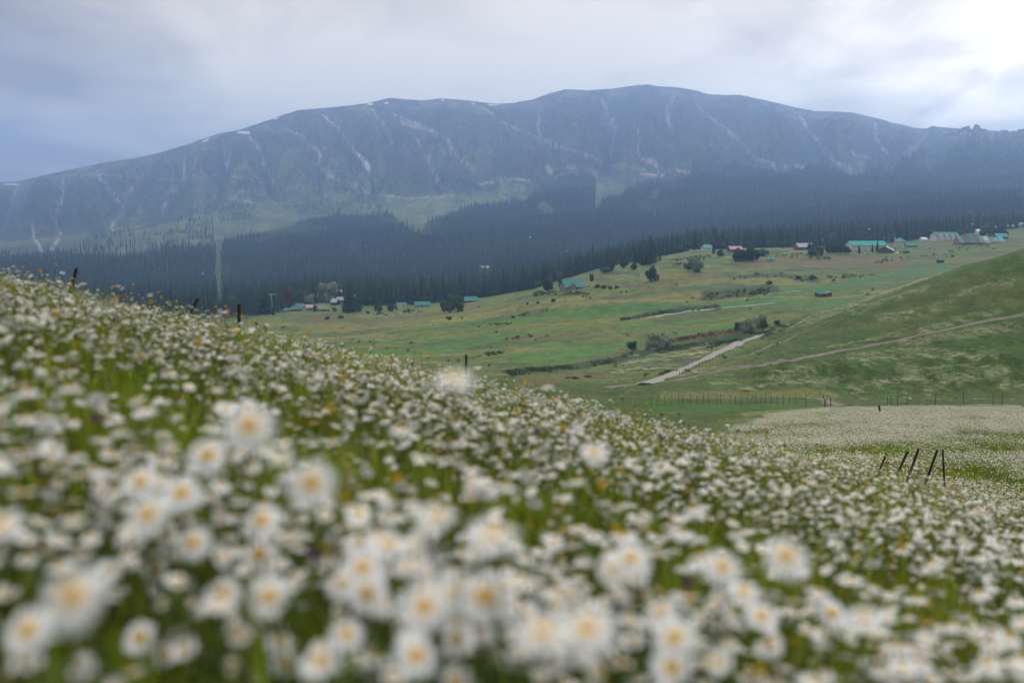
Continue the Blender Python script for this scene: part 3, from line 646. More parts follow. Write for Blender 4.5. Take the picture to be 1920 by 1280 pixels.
def stem_low(P): return [(P[0][0], P[0][1], P[0][2] - .16)] + list(P)
def stem_pts(hh, bend, az, n=4): return [(bend * (i / n) ** 2 * math.cos(az), bend * (i / n) ** 2 * math.sin(az), hh * i / n) for i in range(n + 1)]
def whole_daisy(seed, npet=13, tilt=.4, hh=.45, small=False, droop=0.0, size=1.0):
    """a daisy of one mesh: stem, leaves, petals, centre; the head looks towards -Y when tilted"""
    g = random.Random(seed); mb = MB(); mb.m = 0; mb.tube(stem_pts(hh, .05, g.uniform(0, 6.28), 3), .0014, 3, False)
    sx, sy, sz = stem_pts(hh, .0, 0, 3)[-1]; p = stem_pts(hh, .05, 0, 3)
    mb.V, mb.F, mb.M = [], [], []; az = g.uniform(0, 6.28); P = stem_pts(hh, .05, az, 3); mb.tube(stem_low(P), .0014, 3, False); top = np.array(P[-1])
    for k in range(0 if small else 5):
        a = g.uniform(0, 6.28); z = hh * g.uniform(.05, .7); l = .05 * g.uniform(.6, 1.3); ca, sa = math.cos(a), math.sin(a)
        mb.add([(0, 0, z), (ca * l * .6 - sa * .006, sa * l * .6 + ca * .006, z + l * .5), (ca * l, sa * l, z + l * .45), (ca * l * .6 + sa * .006, sa * l * .6 - ca * .006, z + l * .45)], [(0, 1, 2, 3)])
    T = tiltm(tilt, 0.0) ; mb.m = 1
    for k in range(npet):
        v, f = petal(g, R_=.0235 * size * g.uniform(.88, 1.06), w=.0042 * 13 / npet, droop=droop * g.uniform(.6, 1.3), n=2); a = 2 * pi * k / npet + g.uniform(-.08, .08); c, s = math.cos(a), math.sin(a)
        mb.add([tuple(T @ np.array((x * c - y * s, x * s + y * c, z)) + top) for x, y, z in v], f)
    mb.m = 2; v, f = disc(R_=.0074 * size, n=7); mb.add([tuple(T @ np.array((x, y, z + .001)) + top) for x, y, z in v], f)
    return mb.V, mb.F, mb.M
def turn_head(tilt):
    return tilt
DP = [whole_daisy(1, 12, .15, .45), whole_daisy(2, 13, .45, .50), whole_daisy(3, 12, .75, .42), whole_daisy(4, 13, .3, .47, droop=.006), whole_daisy(5, 12, .95, .44, droop=.004), whole_daisy(6, 11, .1, .52, droop=.010), whole_daisy(7, 12, .55, .38, size=.85), whole_daisy(8, 0, .3, .47, size=1.15), whole_daisy(9, 12, .5, .40, droop=.019), whole_daisy(10, 7, 1.15, .44, droop=.004, size=.8)]
def slope_points(n, r0, r1, s, a0=-42, a1=44):
    r = np.sqrt(rng.uniform(r0 * r0, r1 * r1, n)); a = R(1) * rng.uniform(a0, a1, n); return r * np.sin(a), r * np.cos(a)
def pick_daisies(n, r0, r1, thin):
    X, Y = slope_points(n, r0, r1, 0); k = rng.random(len(X)) < np.clip((fbm(X / .9, Y / .9, 403, 3) - .5) * 3.5 + thin, .2, 1); X, Y = X[k], Y[k]; return X, Y, H(X, Y)
X1, Y1, Z1 = pick_daisies(11000, 1.25, 4.5, .40); X2, Y2, Z2 = pick_daisies(195000, 4.5, 27, .78)
# leave the few places free that hold the traced flowers
X = np.concatenate([X1, X2]); Y = np.concatenate([Y1, Y2]); Z = np.concatenate([Z1, Z2]); n = len(X); print('daisies', n)
def daisy_rot(n):
    face = rng.random(n) < .6; rz = np.where(face, rng.normal(0, .8, n), rng.uniform(-pi, pi, n)); return np.stack([rng.normal(0, .10, n), rng.normal(0, .10, n), rz], 1)
scl = np.clip(rng.normal(.74, .15, n), .38, 1.25) * np.interp(np.hypot(X, Y), [1.2, 3, 6, 11], [1.10, .96, .80, .66])
# the 300 that show largest are objects of their own; which: nearest first
vis_ = (np.abs(X / Y) < .54) & (HZ - F * (Z + .42) / Y < 1330)
order = np.argsort(np.hypot(X, Y) + 100 * ~vis_); NEAR = order[:262]; rest = order[262:]
Z = Z + np.where(rng.random(len(X)) < .22, rng.uniform(.02, .13, len(X)), rng.uniform(-.05, .04, len(X)))
scatter('daisy_field', DP, [M_stem, M_pet, M_disc], np.stack([X, Y, Z], 1)[rest], daisy_rot(len(rest)), scl[rest], rng.choice(10, len(rest), p=[.22, .11, .05, .18, .04, .16, .09, .06, .05, .04]))

# single daisies with stem, petals and centre
st_me = []
for s in range(5):
    mb = MB(); g = random.Random(60 + s); mb.tube(stem_pts(1.0, .06 * s - .1, 1.1 * s, 6), .0032, 5, False)
    for k in range(9):
        a = g.uniform(0, 6.28); z = g.uniform(.03, .75); l = .11 * g.uniform(.6, 1.3); ca, sa = math.cos(a), math.sin(a); bx = (.06 * s - .1) * z * z
        bx, by = bx * math.cos(1.1 * s), bx * math.sin(1.1 * s)
        mb.add([(bx, by, z), (bx + ca * l * .6 - sa * .012, by + sa * l * .6 + ca * .012, z + l * .5), (bx + ca * l, by + sa * l, z + l * .45), (bx + ca * l * .6 + sa * .012, by + sa * l * .6 - ca * .012, z + l * .45)], [(0, 1, 2, 3)])
    m = mb.me('stem', True); m.materials.append(M_stem); st_me.append((m, ((.06 * s - .1) * math.cos(1.1 * s), (.06 * s - .1) * math.sin(1.1 * s))))
g = random.Random(9)
pt_me = []
for dr in (0.0, .004, .008):
    v, f = petal(g, droop=dr, n=5, w=.0034); m = mesh('petal', v, f, True); m.materials.append(M_pet); pt_me.append(m)
pr_me = []
for s in range(4):
    mb = MB(); npt = 19 + s
    for k in range(npt):
        if (s == 1 and k in (3, 4, 11)) or (s == 3 and k in (7,)): continue
        v, f = petal(g, R_=.0235 * g.uniform(.88, 1.06), droop=(0, .003, .007, .002)[s] * g.uniform(.6, 1.3), n=4, w=.0032); a = 2 * pi * k / npt + g.uniform(-.06, .06); c, s_ = math.cos(a), math.sin(a); dz = g.uniform(-.0008, .0008)
        mb.add([(x * c - y * s_, x * s_ + y * c, z + dz) for x, y, z in v], f)
    m = mb.me('petal_ring', True); m.materials.append(M_pet); pr_me.append(m)
v, f = disc(n=16); dc_me = mesh('flower_centre', v, f, True); dc_me.materials.append(M_disc)
def daisy(x, y, ztop, tilt, rz, size, label, group=None, petals=0):
    z0 = h1(x, y); hh = max(ztop - z0, .12); k = random.randrange(5); sm, (bx, by) = st_me[k]
    t = empty('daisy', (x - bx * hh, y - by * hh, z0), 0, label, 'daisy', group)
    s = obj('stem', sm, None, t); s.scale = (hh, hh, hh) if hh < .6 else (hh * .8, hh * .8, hh)
    fx = hh if hh < .6 else hh * .8
    if petals:
        base = (bx * fx, by * fx, hh)
        c = obj('flower_centre', dc_me, None, t, base); c.rotation_euler = (tilt, 0, rz); c.scale = (size,) * 3
        for i in range(petals):
            p = obj('petal', pt_me[random.randrange(3)], None, c); p.rotation_euler = (random.uniform(-.05, .05), random.uniform(-.05, .08), 2 * pi * i / petals + random.uniform(-.06, .06)); q = random.uniform(.9, 1.05); p.scale = (q, 1, 1)
    else:
        c = obj('flower_centre', dc_me, None, t, (bx * fx, by * fx, hh)); c.rotation_euler = (tilt, 0, rz); c.scale = (size,) * 3
        p = obj('petal_ring', pr_me[random.randrange(4)], None, c)
    return t
TR = [  # column, row, width in the photograph, tilt towards the camera, label
 (105,1118,140,.95,'large blurred daisy with a big orange centre near the lower left corner'), (52,1182,105,.9,'blurred daisy with an orange centre directly below left of the largest daisy'),
 (465,798,105,.75,'tall blurred white daisy clear of its neighbours, upper of the two lone daisies'), (563,908,100,1.0,'round blurred daisy with deep yellow centre, lower of the two lone daisies'),
 (385,855,78,.8,'blurred daisy just left of and below the upper lone daisy'), (277,965,92,1.0,'daisy with strong yellow centre at the bottom of the blurred left cluster'),
 (262,903,74,.9,'daisy with pale orange centre at the top of the blurred left cluster'), (340,925,80,.9,'daisy with pale yellow centre at the right of the blurred left cluster'),
 (292,1068,58,1.0,'small open daisy with clear yellow centre alone against dark green grass'), (203,1070,60,.9,'daisy between the largest lower left daisy and the small open one'), (78,1020,54,.9,'small daisy with orange centre directly above the largest lower left daisy'),
 (492,975,78,.8,'pale yellow centred daisy just left of and below the lower lone daisy'), (486,1040,72,.9,'daisy with yellow centre low on the pair left of the lower lone daisy'), (418,1115,76,.9,'left one of two touching blurred daisies with wide yellow centres'),
 (503,1118,88,.9,'right one of two touching blurred daisies with wide orange centres'), (440,1182,60,.8,'faint daisy below the two touching daisies with wide centres'), (354,1180,48,.9,'small crisp daisy low on the left above its twin'), (366,1238,60,.8,'small daisy with orange centre at the bottom edge, below its crisp twin'),
 (262,1195,72,.7,'daisy tilted sideways with its centre at the right, near the bottom left'), (0,985,100,.5,'pale blurred daisy cut by the left edge of the photograph'), (672,960,60,.35,'daisy seen from the side with yellow centre below, right of the lower lone daisy'),
 (730,1020,76,.5,'large white daisy in the middle left cluster with pale yellow underside'), (785,1022,60,.8,'daisy with tan centre right of the large white one in the middle left cluster'), (680,1065,90,.7,'wide pale daisy at the left of the middle cluster'),
 (772,1138,108,.9,'large daisy with deep orange centre in the lower middle'), (897,1130,105,1.0,'round daisy with a strong orange centre in the lower middle, right of its neighbour'), (688,1112,84,.8,'pale daisy above left of the deep orange centred one'), (650,1190,76,.6,'blurred daisy with faint brown centre near the bottom, left of the middle'),
 (1005,1200,120,.4,'very large flat white daisy near the bottom middle'), (1090,1195,125,.35,'broad white blurred daisy at the bottom, just right of the middle'), (1265,1195,92,.8,'daisy with orange centre at the bottom right of the middle'), (1258,1252,84,.7,'daisy with a golden centre on the bottom edge, right of the middle'),
 (912,1012,110,.25,'long flat white daisy seen from the side in the middle'), (815,968,86,.35,'daisy seen from the side with orange centre in the middle'), (1472,1045,92,.6,'large blurred daisy with orange centre in the right half, among small ones'), (1352,1062,80,.5,'daisy seen from the side with orange underside left of the large right one'),
 (1560,1150,58,.8,'daisy with brown orange centre in the lower right quarter'), (1428,1155,70,.7,'blurred daisy with yellow centre in the lower right quarter, left of the brown centred one'), (845,712,85,.3,'very blurred tall white daisy rising at the crest of the slope'), (1112,850,60,.4,'blurred white daisy above the flowers in the middle right'), (1395,1108,66,.5,'white daisy leaning left in the lower right quarter'), (780,1230,90,.6,'broad pale daisy on the bottom edge left of the middle'), (1180,1050,80,.5,'pale daisy with tan centre right of the middle'), (600,1240,90,.6,'pale blurred daisy on the bottom edge below the middle left cluster')]
for i, (px, py, w, tilt, lab) in enumerate(TR):
    Y_ = .050 * F / w * 1.12; x = (px - 960) / F * Y_; zt = (HZ - py) / F * Y_
    sz = 1.12
    daisy(x, Y_, zt, tilt + random.uniform(-.2, .15), random.uniform(-.35, .35), sz, lab, None, petals=19 + i % 4)
rr_ = daisy_rot(len(X))
LM = [(105,1118,'the largest daisy in the lower left corner'), (465,798,'the upper lone tall daisy'), (563,908,'the round lower lone daisy'), (300,930,'the blurred cluster on the left'), (292,1068,'the small open daisy on dark grass'), (460,1115,'the two touching orange centred daisies'),
  (360,1205,'the small twin daisies low on the left'), (740,1010,'the large white middle left cluster'), (772,1138,'the large deep orange centred daisy'), (897,1130,'the round orange centred daisy in the lower middle'), (1080,1200,'the very large flat white daisies at the bottom'), (912,1000,'the long flat daisy in the middle'),
  (1262,1220,'the two golden centred daisies at the bottom'), (1410,1050,'the large blurred daisy of the right half'), (1560,1150,'the brown orange centred daisy on the lower right'), (1180,1050,'the pale daisy with tan centre'), (1800,1200,'the lower right corner'), (1750,1020,'the right edge'), (20,850,'the left edge'), (1400,1240,'the bottom edge right of the golden centred daisies')]
for i in NEAR[:256]:
    zt = Z[i] + .42 + random.uniform(-.14, .10); px = 960 + F * X[i] / Y[i]; py = HZ - F * zt / Y[i]; tl_ = random.choice((.1, .25, .45, .7, .9, 1.1))
    lx, ly, nm = min(LM, key=lambda q: (q[0] - px) ** 2 + (q[1] - py) ** 2); dx, dy = px - lx, py - ly; side = ('right of' if dx > 0 else 'left of') if abs(dx) > abs(dy) else ('below' if dy > 0 else 'above')
    fc = 'edge on' if tl_ < .4 else 'half turned' if tl_ < .8 else 'open'; lab = fc + ' white daisy ' + side + ' ' + nm
    daisy(X[i], Y[i], zt, tl_, rr_[i, 2], scl[i] * 1.02, lab, 'daisies ' + side + ' ' + nm)
# grass between the flowers
def tuft(seed, nb, hgt, spread, mats=(0,), w=.0035, straw=0):
    g = random.Random(seed); mb = MB()
    for i in range(nb):
        mb.m = 1 if g.random() < straw else 0
        a = g.uniform(0, 6.28); r = spread * math.sqrt(g.random()); x, y = r * math.cos(a), r * math.sin(a); b = g.uniform(0, 6.28); hh = hgt * g.uniform(.5, 1.15); ln = hh * g.uniform(.1, .6); cb, sb = math.cos(b), math.sin(b); ww = w * g.uniform(.6, 1.4)
        V = []
        for t, k in ((0, 1), (.45, .9), (.8, .6)): V += [(x + cb * ln * t * t - sb * ww * k, y + sb * ln * t * t + cb * ww * k, hh * (t - .12 * t * t)), (x + cb * ln * t * t + sb * ww * k, y + sb * ln * t * t - cb * ww * k, hh * (t - .12 * t * t))]
        V.append((x + cb * ln, y + sb * ln, hh * .88)); mb.add(V, [(0, 1, 3, 2), (2, 3, 5, 4), (4, 5, 6)])
    return mb.V, mb.F, mb.M
GP = [tuft(1, 22, .34, .12, straw=.05), tuft(2, 18, .42, .14, straw=.08), tuft(3, 26, .28, .12), tuft(4, 14, .38, .10, straw=.2)]
Xg, Yg = slope_points(24000, .8, 27, 0, -46, 48); X0, Y0 = slope_points(1500, .5, 3.5, 0, -45, 45); Xg = np.concatenate([Xg, X0]); Yg = np.concatenate([Yg, Y0]); Zg = H(Xg, Yg); n = len(Xg)
scatter('grass', GP, [M_grass, M_straw], np.stack([Xg, Yg, Zg], 1), np.stack([np.zeros(n), np.zeros(n), rng.uniform(0, 6.28, n)], 1), rng.uniform(.65, 1.15, n), rng.choice(4, n, p=[.35, .25, .3, .1]))
# other wild flowers in the sward
def wild(seed, mt, hh, k):
    g = random.Random(seed); mb = MB(); mb.m = 0; mb.tube([(0, 0, 0), (.01, 0, hh * .6), (.03, .01, hh)], .0013, 3, False); mb.m = mt
    for i in range(k):
        d = np.array([g.gauss(0, 1), g.gauss(0, 1), g.gauss(0, 1)]); d /= np.linalg.norm(d); p = np.array([.03, .01, hh]) + d * .010; q = np.cross(d, (.3, .5, .8)); q /= np.linalg.norm(q); w = np.cross(d, q)
        mb.add([p + q * .008, p + w * .005, p - q * .008, p - w * .005], [(0, 1, 2, 3)])
    return mb.V, mb.F, mb.M
Xw, Yw = slope_points(1100, 1.8, 22, 0); Zw = H(Xw, Yw); n = len(Xw)
scatter('wildflowers', [wild(1, 1, .45, 16), wild(2, 2, .48, 16), wild(3, 3, .54, 16), wild(4, 2, .5, 12)], [M_stem, M_purple, M_yel, M_org], np.stack([Xw, Yw, Zw], 1), np.stack([rng.normal(0, .12, n), rng.normal(0, .12, n), rng.uniform(0, 6.28, n)], 1), rng.uniform(.8, 1.15, n), rng.choice(4, n, p=[.32, .56, .05, .07]))

# ------------------------------------------------------------------ the lower flower field and the drifts beyond
def clump(seed, nfl, area, fs, hh, blades, white=1.0):
    g = random.Random(seed); mb = MB()
    for i in range(nfl):
        x, y = g.uniform(-area, area), g.uniform(-area, area); z = hh * g.uniform(.7, 1.15); r = fs * g.uniform(.8, 1.15); n = 6; tx, ty = g.uniform(-.5, .5), g.uniform(-.9, .3)
        mb.m = 1; V = [(x + r * math.cos(2 * pi * k / n), y + r * math.sin(2 * pi * k / n), z + tx * r * math.cos(2 * pi * k / n) + ty * r * math.sin(2 * pi * k / n)) for k in range(n)]; mb.add(V, [tuple(range(n))])
        mb.m = 2; rr = r * .36; V = [(x + rr * math.cos(2 * pi * k / 4), y + rr * math.sin(2 * pi * k / 4), z + .006 + tx * rr * math.cos(2 * pi * k / 4) + ty * rr * math.sin(2 * pi * k / 4)) for k in range(4)]; mb.add(V, [(0, 1, 2, 3)])
    mb.m = 0
    for i in range(blades):
        x, y = g.uniform(-area, area), g.uniform(-area, area); b = g.uniform(0, 6.28); w = .012; z = hh * g.uniform(.4, 1.0); cb, sb = math.cos(b), math.sin(b); mb.add([(x - sb * w, y + cb * w, 0), (x + sb * w, y - cb * w, 0), (x + cb * .08, y + sb * .08, z)], [(0, 1, 2)])
    return mb.V, mb.F, mb.M
M_wfar = material('white_flowers_far', (.60, .61, .54), var=.1, scale=1.0, rough=.8, spec=.05, trans=.25)
FC = [clump(11, 34, .6, .027, .42, 80), clump(12, 24, .6, .027, .38, 90), clump(13, 44, .6, .027, .45, 70), clump(14, 8, .6, .027, .36, 130)]
r = np.sqrt(rng.uniform(24**2, 134**2, 15500)); a = np.arctan((rng.uniform(1300, 1990, 15500) - 960) / F); Xc, Yc = r * np.sin(a), r * np.cos(a); pc = 960 + F * Xc / Yc
dens = fbm(Xc / 9, Yc / 13, 501, 4) * .6 + fbm(Xc / 2.5, Yc / 3.5, 505, 3) * .4 + .18 * ss(60, 110, Yc); k = (Yc < 131) & (pc > 1330 + ss(60, 120, Yc) * 110 + fbm(Xc / 4, Yc / 4, 503, 3) * 40 - 20) & (rng.random(len(Xc)) < np.clip((dens - .43) * 6, .06, .75))
# the narrow trodden line through the field
tl = seg_dist(pc, HZ - F * H(Xc, Yc) / Yc, [(1522,806),(1545,792),(1572,776)]); k &= tl > 2.0
Xc, Yc, dens = Xc[k], Yc[k], dens[k]; n = len(Xc); print('field clumps', n); Zc = H(Xc, Yc)
pk = np.where(dens > .54, rng.choice([0, 2, 2], n), np.where(dens > .46, rng.choice([0, 1, 2], n), rng.choice([1, 3, 3], n)))
scatter('flower_field', FC, [M_grass, M_wfar, M_disc], np.stack([Xc, Yc, Zc], 1), np.stack([np.full(n, .16), np.full(n, .05), np.zeros(n)], 1) + np.stack([np.zeros(n), np.zeros(n), rng.choice([0, 1.57, 3.14, 4.71], n) * 0 + rng.uniform(-.4, .4, n)], 1), rng.uniform(.9, 1.2, n), pk)
# drifts of flowers on the right hand hill
N_ = 90000; r = rng.uniform(1, 1, N_); pxr = rng.uniform(1130, 1960, N_); Yr = np.sqrt(rng.uniform(230**2, 470**2, N_)); Xr = (pxr - 960) / F * Yr; Zr = H(Xr, Yr); pyr = HZ - F * Zr / Yr
jx = (fbm(Xr / 30, Yr / 30, 3, 4) - .5) * 40; jy = (fbm(Xr / 25, Yr / 40, 8, 4) - .5) * 9
dm = drift_mask(pxr + jx, pyr + jy, Yr, 1.0); k = rng.random(N_) < np.clip(dm * (fbm(Xr / 3, Yr / 6, 511, 3) * 3.0 - 1.0), 0, 1) + .008
Xr, Yr, Zr = Xr[k], Yr[k], Zr[k]; n = len(Xr); print('drift clumps', n)
DC = [clump(21, 16, .5, .05, .5, 34), clump(22, 15, .6, .045, .4, 30), clump(23, 7, .5, .05, .6, 36)]
scatter('flower_drifts', DC, [M_grass, M_wfar, M_disc], np.stack([Xr, Yr, Zr], 1), np.stack([np.zeros(n), np.zeros(n), rng.uniform(0, 6.28, n)], 1), rng.uniform(.8, 1.5, n), rng.integers(0, 3, n))
# ------------------------------------------------------------------ buildings
def paint(name, c, var=.25, scale=1.2, rough=.7, **k): return material(name, c, rough=rough, var=var, scale=scale, **k)
W_stone = paint('stone_wall', (.26, .22, .19), .4, .8); W_brown = paint('brown_boards', (.13, .085, .06), .35, 2, stretch=(1, 1, 6)); W_red = paint('red_brown_boards', (.20, .065, .05), .35, 2, stretch=(1, 1, 6))
W_white = paint('white_render', (.62, .60, .58), .15); W_brick = paint('brick_wall', (.25, .15, .115), .3, 2); W_grey = paint('grey_wall', (.30, .30, .32), .25)
R_teal = paint('teal_sheet_roof', (.045, .20, .175), .25, .5, .5, stretch=(8, 1, 1)); R_teal2 = paint('bright_turquoise_roof', (.03, .31, .245), .15, .5, .5); R_cyan = paint('light_blue_sheet', (.07, .27, .30), .15, .5, .5)
R_dgreen = paint('dark_green_roof', (.05, .16, .13), .3, .5, .6); R_grey = paint('grey_sheet_roof', (.36, .36, .40), .2, .5, .5); R_pink = paint('faded_pink_roof', (.45, .28, .29), .2, .5, .6)
R_lt = paint('pale_sheet_roof', (.60, .62, .66), .12, .5, .4); R_moss = paint('mossy_roof', (.20, .24, .12), .3, 1); M_glass = paint('dark_glass', (.03, .035, .045), .1, 1, .15, spec=.5); M_frame = paint('white_frame', (.55, .54, .52), .1)
M_darkw = paint('dark_wood', (.045, .032, .026), .4, 3); M_tan = paint('tan_boards', (.30, .22, .15), .3, 2); M_blue = paint('blue_boards', (.16, .30, .36), .2, 2)
wm = MB(); wm.box(-.5, .5, -.05, 0, 0, 1); w_frame = wm.me('window_frame'); w_frame.materials.append(M_frame)
wm = MB(); wm.box(-.42, -.03, -.065, -.04, .08, .92); wm.box(.03, .42, -.065, -.04, .08, .92); w_pane = wm.me('pane'); w_pane.materials.append(M_glass)
wm = MB(); wm.box(-.5, .5, -.08, 0, 0, 1); d_me = wm.me('door'); d_me.materials.append(M_darkw)
def gable_roof(L, D, z, hh, ov, th=.18, hip=0.0):
    a, b_ = L / 2 + ov, D / 2 + ov; dz = hh * ov / (D / 2); k = a * hip; mb = MB()
    top = [(-a, -b_, z - dz), (a, -b_, z - dz), (a - k, 0, z + hh), (-a + k, 0, z + hh), (a, b_, z - dz), (-a, b_, z - dz)]
    V = top + [(x, y, zz - th) for x, y, zz in top]
    Fc = [(0, 1, 2, 3), (3, 2, 4, 5), (6, 9, 8, 7), (9, 11, 10, 8), (0, 6, 7, 1), (4, 10, 11, 5), (1, 7, 8, 2), (2, 8, 10, 4), (5, 11, 9, 3), (3, 9, 6, 0)]
    if hip: V += []; Fc = [(0, 1, 2, 3), (3, 2, 4, 5), (1, 4, 2), (5, 0, 3), (0, 6, 7, 1), (4, 10, 11, 5), (1, 7, 10, 4), (5, 11, 6, 0), (6, 11, 10, 7)]
    mb.add(V, Fc)
    if not hip: mb.tube([(-a, 0, z + hh + .04), (a, 0, z + hh + .04)], .09, 5)
    return mb
def gable_wall(L, D, z, hh, gable=True):
    mb = MB(); a, b_ = L / 2, D / 2; V = [(-a, -b_, -2.5), (a, -b_, -2.5), (a, b_, -2.5), (-a, b_, -2.5), (-a, -b_, z), (a, -b_, z), (a, b_, z), (-a, b_, z)]
    Fc = [(0, 3, 2, 1), (0, 1, 5, 4), (2, 3, 7, 6)]
    if gable: V += [(-a, 0, z + hh - .2), (a, 0, z + hh - .2)]; Fc += [(1, 2, 6, 9, 5), (3, 0, 4, 8, 7), (4, 5, 9, 8), (6, 7, 8, 9)]
    else: Fc += [(1, 2, 6, 5), (3, 0, 4, 7), (4, 5, 6, 7)]
    mb.add(V, Fc); return mb
def add_windows(t, L, D, rows, cols, zs, ww, wh, side=-1, door=True, gable=None):
    for r_, z in zip(range(rows), zs):
        for c in range(cols):
            x = (c + .5) / cols * L - L / 2
            if door and r_ == 0 and c == cols // 2:
                o = obj('door', d_me, None, t, (x, -D / 2, 0)); o.scale = (1.1, 1, 2.1); continue
            w = obj('window', w_frame, None, t, (x, -D / 2, z)); w.scale = (ww, 1, wh); obj('pane', w_pane, None, w)
def house(label, px, py, L, D, wh, rh, rz, wall, roof, y0=400, hip=0.0, ov=.5, rows=1, cols=3, name='house', cat='house', door=True, chimney=False, ww=1.1, Y=None, lift=0.0, group=None, y1=12000, gwin=False):
    p = onland(px, Y) if Y else ground(px, py, y0, y1)
    t = empty(name, (p[0], p[1] + D / 2 * 0, p[2] + lift), R(rz), label, cat, group)
    w = gable_wall(L, D, wh, rh, not hip).build('wall', wall, t); rf = gable_roof(L, D, wh, rh, ov, hip=hip).build('roof', roof, t)
    step = wh / rows; add_windows(t, L, D, rows, cols, [step * i + .9 for i in range(rows)], ww, min(1.2, step * .5), door=door)
    if chimney: m = MB(); m.box(L * .2 - .4, L * .2 + .4, .3, 1.1, wh + rh * .3, wh + rh + .9); m.build('chimney', W_brick, rf)
    if gwin:
        for yy in (-.22, .22):
            q = obj('window', w_frame, None, t, (-L / 2, yy * D, 1.0)); q.scale = (1.0, 1, 1.3); q.rotation_euler = (0, 0, -pi / 2); obj('pane', w_pane, None, q)
    m = MB(); m.box(-L / 2 - ov, L / 2 + ov, -D / 2 - ov - .06, -D / 2 - ov, wh - rh * ov / (D / 2) - .32, wh - rh * ov / (D / 2) - .05); m.build('fascia_board', M_frame, rf)
    return t, p
def gable_front(t, x, y, w, z, rh, depth, wall, roof, nm='porch'):
    """a cross gable standing forward of the long wall"""
    m = MB(); m.add([(x - w / 2, y - depth, -1.5), (x + w / 2, y - depth, -1.5), (x + w / 2, y, -1.5), (x - w / 2, y, -1.5), (x - w / 2, y - depth, z), (x + w / 2, y - depth, z), (x + w / 2, y, z), (x - w / 2, y, z), (x, y - depth, z + rh), (x, y + 1.5, z + rh)],
        [(0, 1, 5, 8, 4), (1, 2, 6, 5), (3, 0, 4, 7)]); p = m.build(nm, wall, t)
    m = MB(); o = .35
    for s in (-1, 1): m.add([(x, y - depth - o, z + rh + .12), (x + s * (w / 2 + o), y - depth - o, z - o * .6), (x + s * (w / 2 + o), y + .5, z - o * .6), (x, y + 2.5, z + rh + .12), (x, y - depth - o, z + rh - .05), (x + s * (w / 2 + o), y - depth - o, z - o * .6 - .18), (x + s * (w / 2 + o), y + .5, z - o * .6 - .18), (x, y + 2.5, z + rh - .05)],
        [(0, 1, 2, 3), (4, 7, 6, 5), (0, 4, 5, 1), (1, 5, 6, 2)])
    m.build(nm + '_roof', roof, p); w_ = obj('window', w_frame, None, t, (x, y - depth, .9)); w_.scale = (min(1.4, w * .4), 1, 1.3); obj('pane', w_pane, None, w_)
# lone house on the knoll
t, p = house('lone stone house with a big green gabled roof standing on the knoll in the middle', 1072, 543, 15.5, 11, 3.2, 4.6, 22, W_stone, R_teal, y0=560, cols=4, ov=.8, gwin=True, chimney=False)
gable_front(t, -2.5, -5.5, 5.2, 3.0, 2.6, 2.2, W_stone, R_teal)
m = MB(); m.box(7.75, 12.2, -3.4, 3.0, -2, 2.7); w = m.build('side_wing', W_white, t); m = MB(); m.box(7.9, 12.8, -4.0, 3.5, 2.75, 3.0); m.build('wing_roof', R_cyan, w)
m = MB(); m.box(-13, 9, -9.4, -9.0, -2, .7); m.build('terrace_wall', W_stone, t)
# hut on the valley floor
t, p = house('small red brown board hut with turquoise hipped roof alone on the valley floor', 1539, 556, 5.6, 4.6, 2.5, 2.0, 6, W_red, R_teal, y0=470, hip=.62, cols=2, ov=.35, name='hut', cat='hut')
m = MB(); m.box(2.82, 5.9, -1.9, 2.0, -1.5, 2.3); w = m.build('side_wing', W_red, t); m = MB(); m.box(2.9, 6.2, -2.2, 2.3, 2.3, 2.75); m.build('wing_roof', R_teal, w)
# tent
def tent(label, px, py, L, hh, mt, y0, name='tent', cat='tent', group=None):
    p = ground(px, py, y0); t = empty(name, p, R(8), label, cat, group); m = MB(); n = 10; V = []; Fc = []
    for i in range(5):
        x = -L / 2 + L * i / 4; s = math.sin(pi * (i + .55) / 5.1) ** .5
        for k in range(n): a = pi * k / (n - 1); V.append((x * 1.0, -math.cos(a) * L * .36 * s, math.sin(a) * hh * s))
    for i in range(4):
        for k in range(n - 1): Fc.append((i * n + k, (i + 1) * n + k, (i + 1) * n + k + 1, i * n + k + 1))
    m.add(V, Fc); m.add([V[k] for k in range(n)], [tuple(range(n))]); m.add([V[4 * n + k] for k in range(n)], [tuple(range(n))[::-1]]); m.build('canopy', mt, t)
    m = MB(); m.add([(-.8, -L * .355, 0), (.8, -L * .355, 0), (.5, -L * .29, hh * .62), (-.5, -L * .29, hh * .62)], [(0, 1, 2, 3)]); m.build('door_flap', M_darkw, t); return t
tent('bright teal camping tent in the middle of the meadow below the red house', 1445, 489, 7, 3.4, R_teal2, 650)
# houses along the edge of the upper meadow
t, p = house('white walled house with a light turquoise hipped roof at the wood edge', 1326, 469, 12, 9, 3.0, 3.6, 14, W_white, R_cyan, y0=900, hip=.45, cols=3)
t, p = house('grey roofed house with a pale gable between the turquoise and the pink roofed ones', 1351, 467, 13, 9, 3.0, 3.6, -28, W_grey, R_grey, y0=950, cols=3)
t, p = house('low house with faded pink roof and dark red walls beside the round tree clump', 1378, 471, 14, 8, 2.6, 2.8, 12, W_red, R_pink, y0=900, cols=4); gable_front(t, 1, -4, 4, 2.6, 1.8, 1.2, W_red, R_pink)
t, p = house('long red walled house under a plain grey roof, half behind a tree', 1507, 468, 19, 10, 3.4, 3.8, 16, W_red, R_grey, y0=900, cols=6, rows=1); gable_front(t, 2.5, -5, 4.2, 3.2, 1.8, 1.2, W_red, R_grey)
t, p = house('very long white building with bright turquoise roof behind three dark conifers', 1624, 469, 44, 13, 6.0, 4.4, 14, W_white, R_teal2, y0=900, cols=14, rows=2, name='long_building', cat='building', ov=1.0)
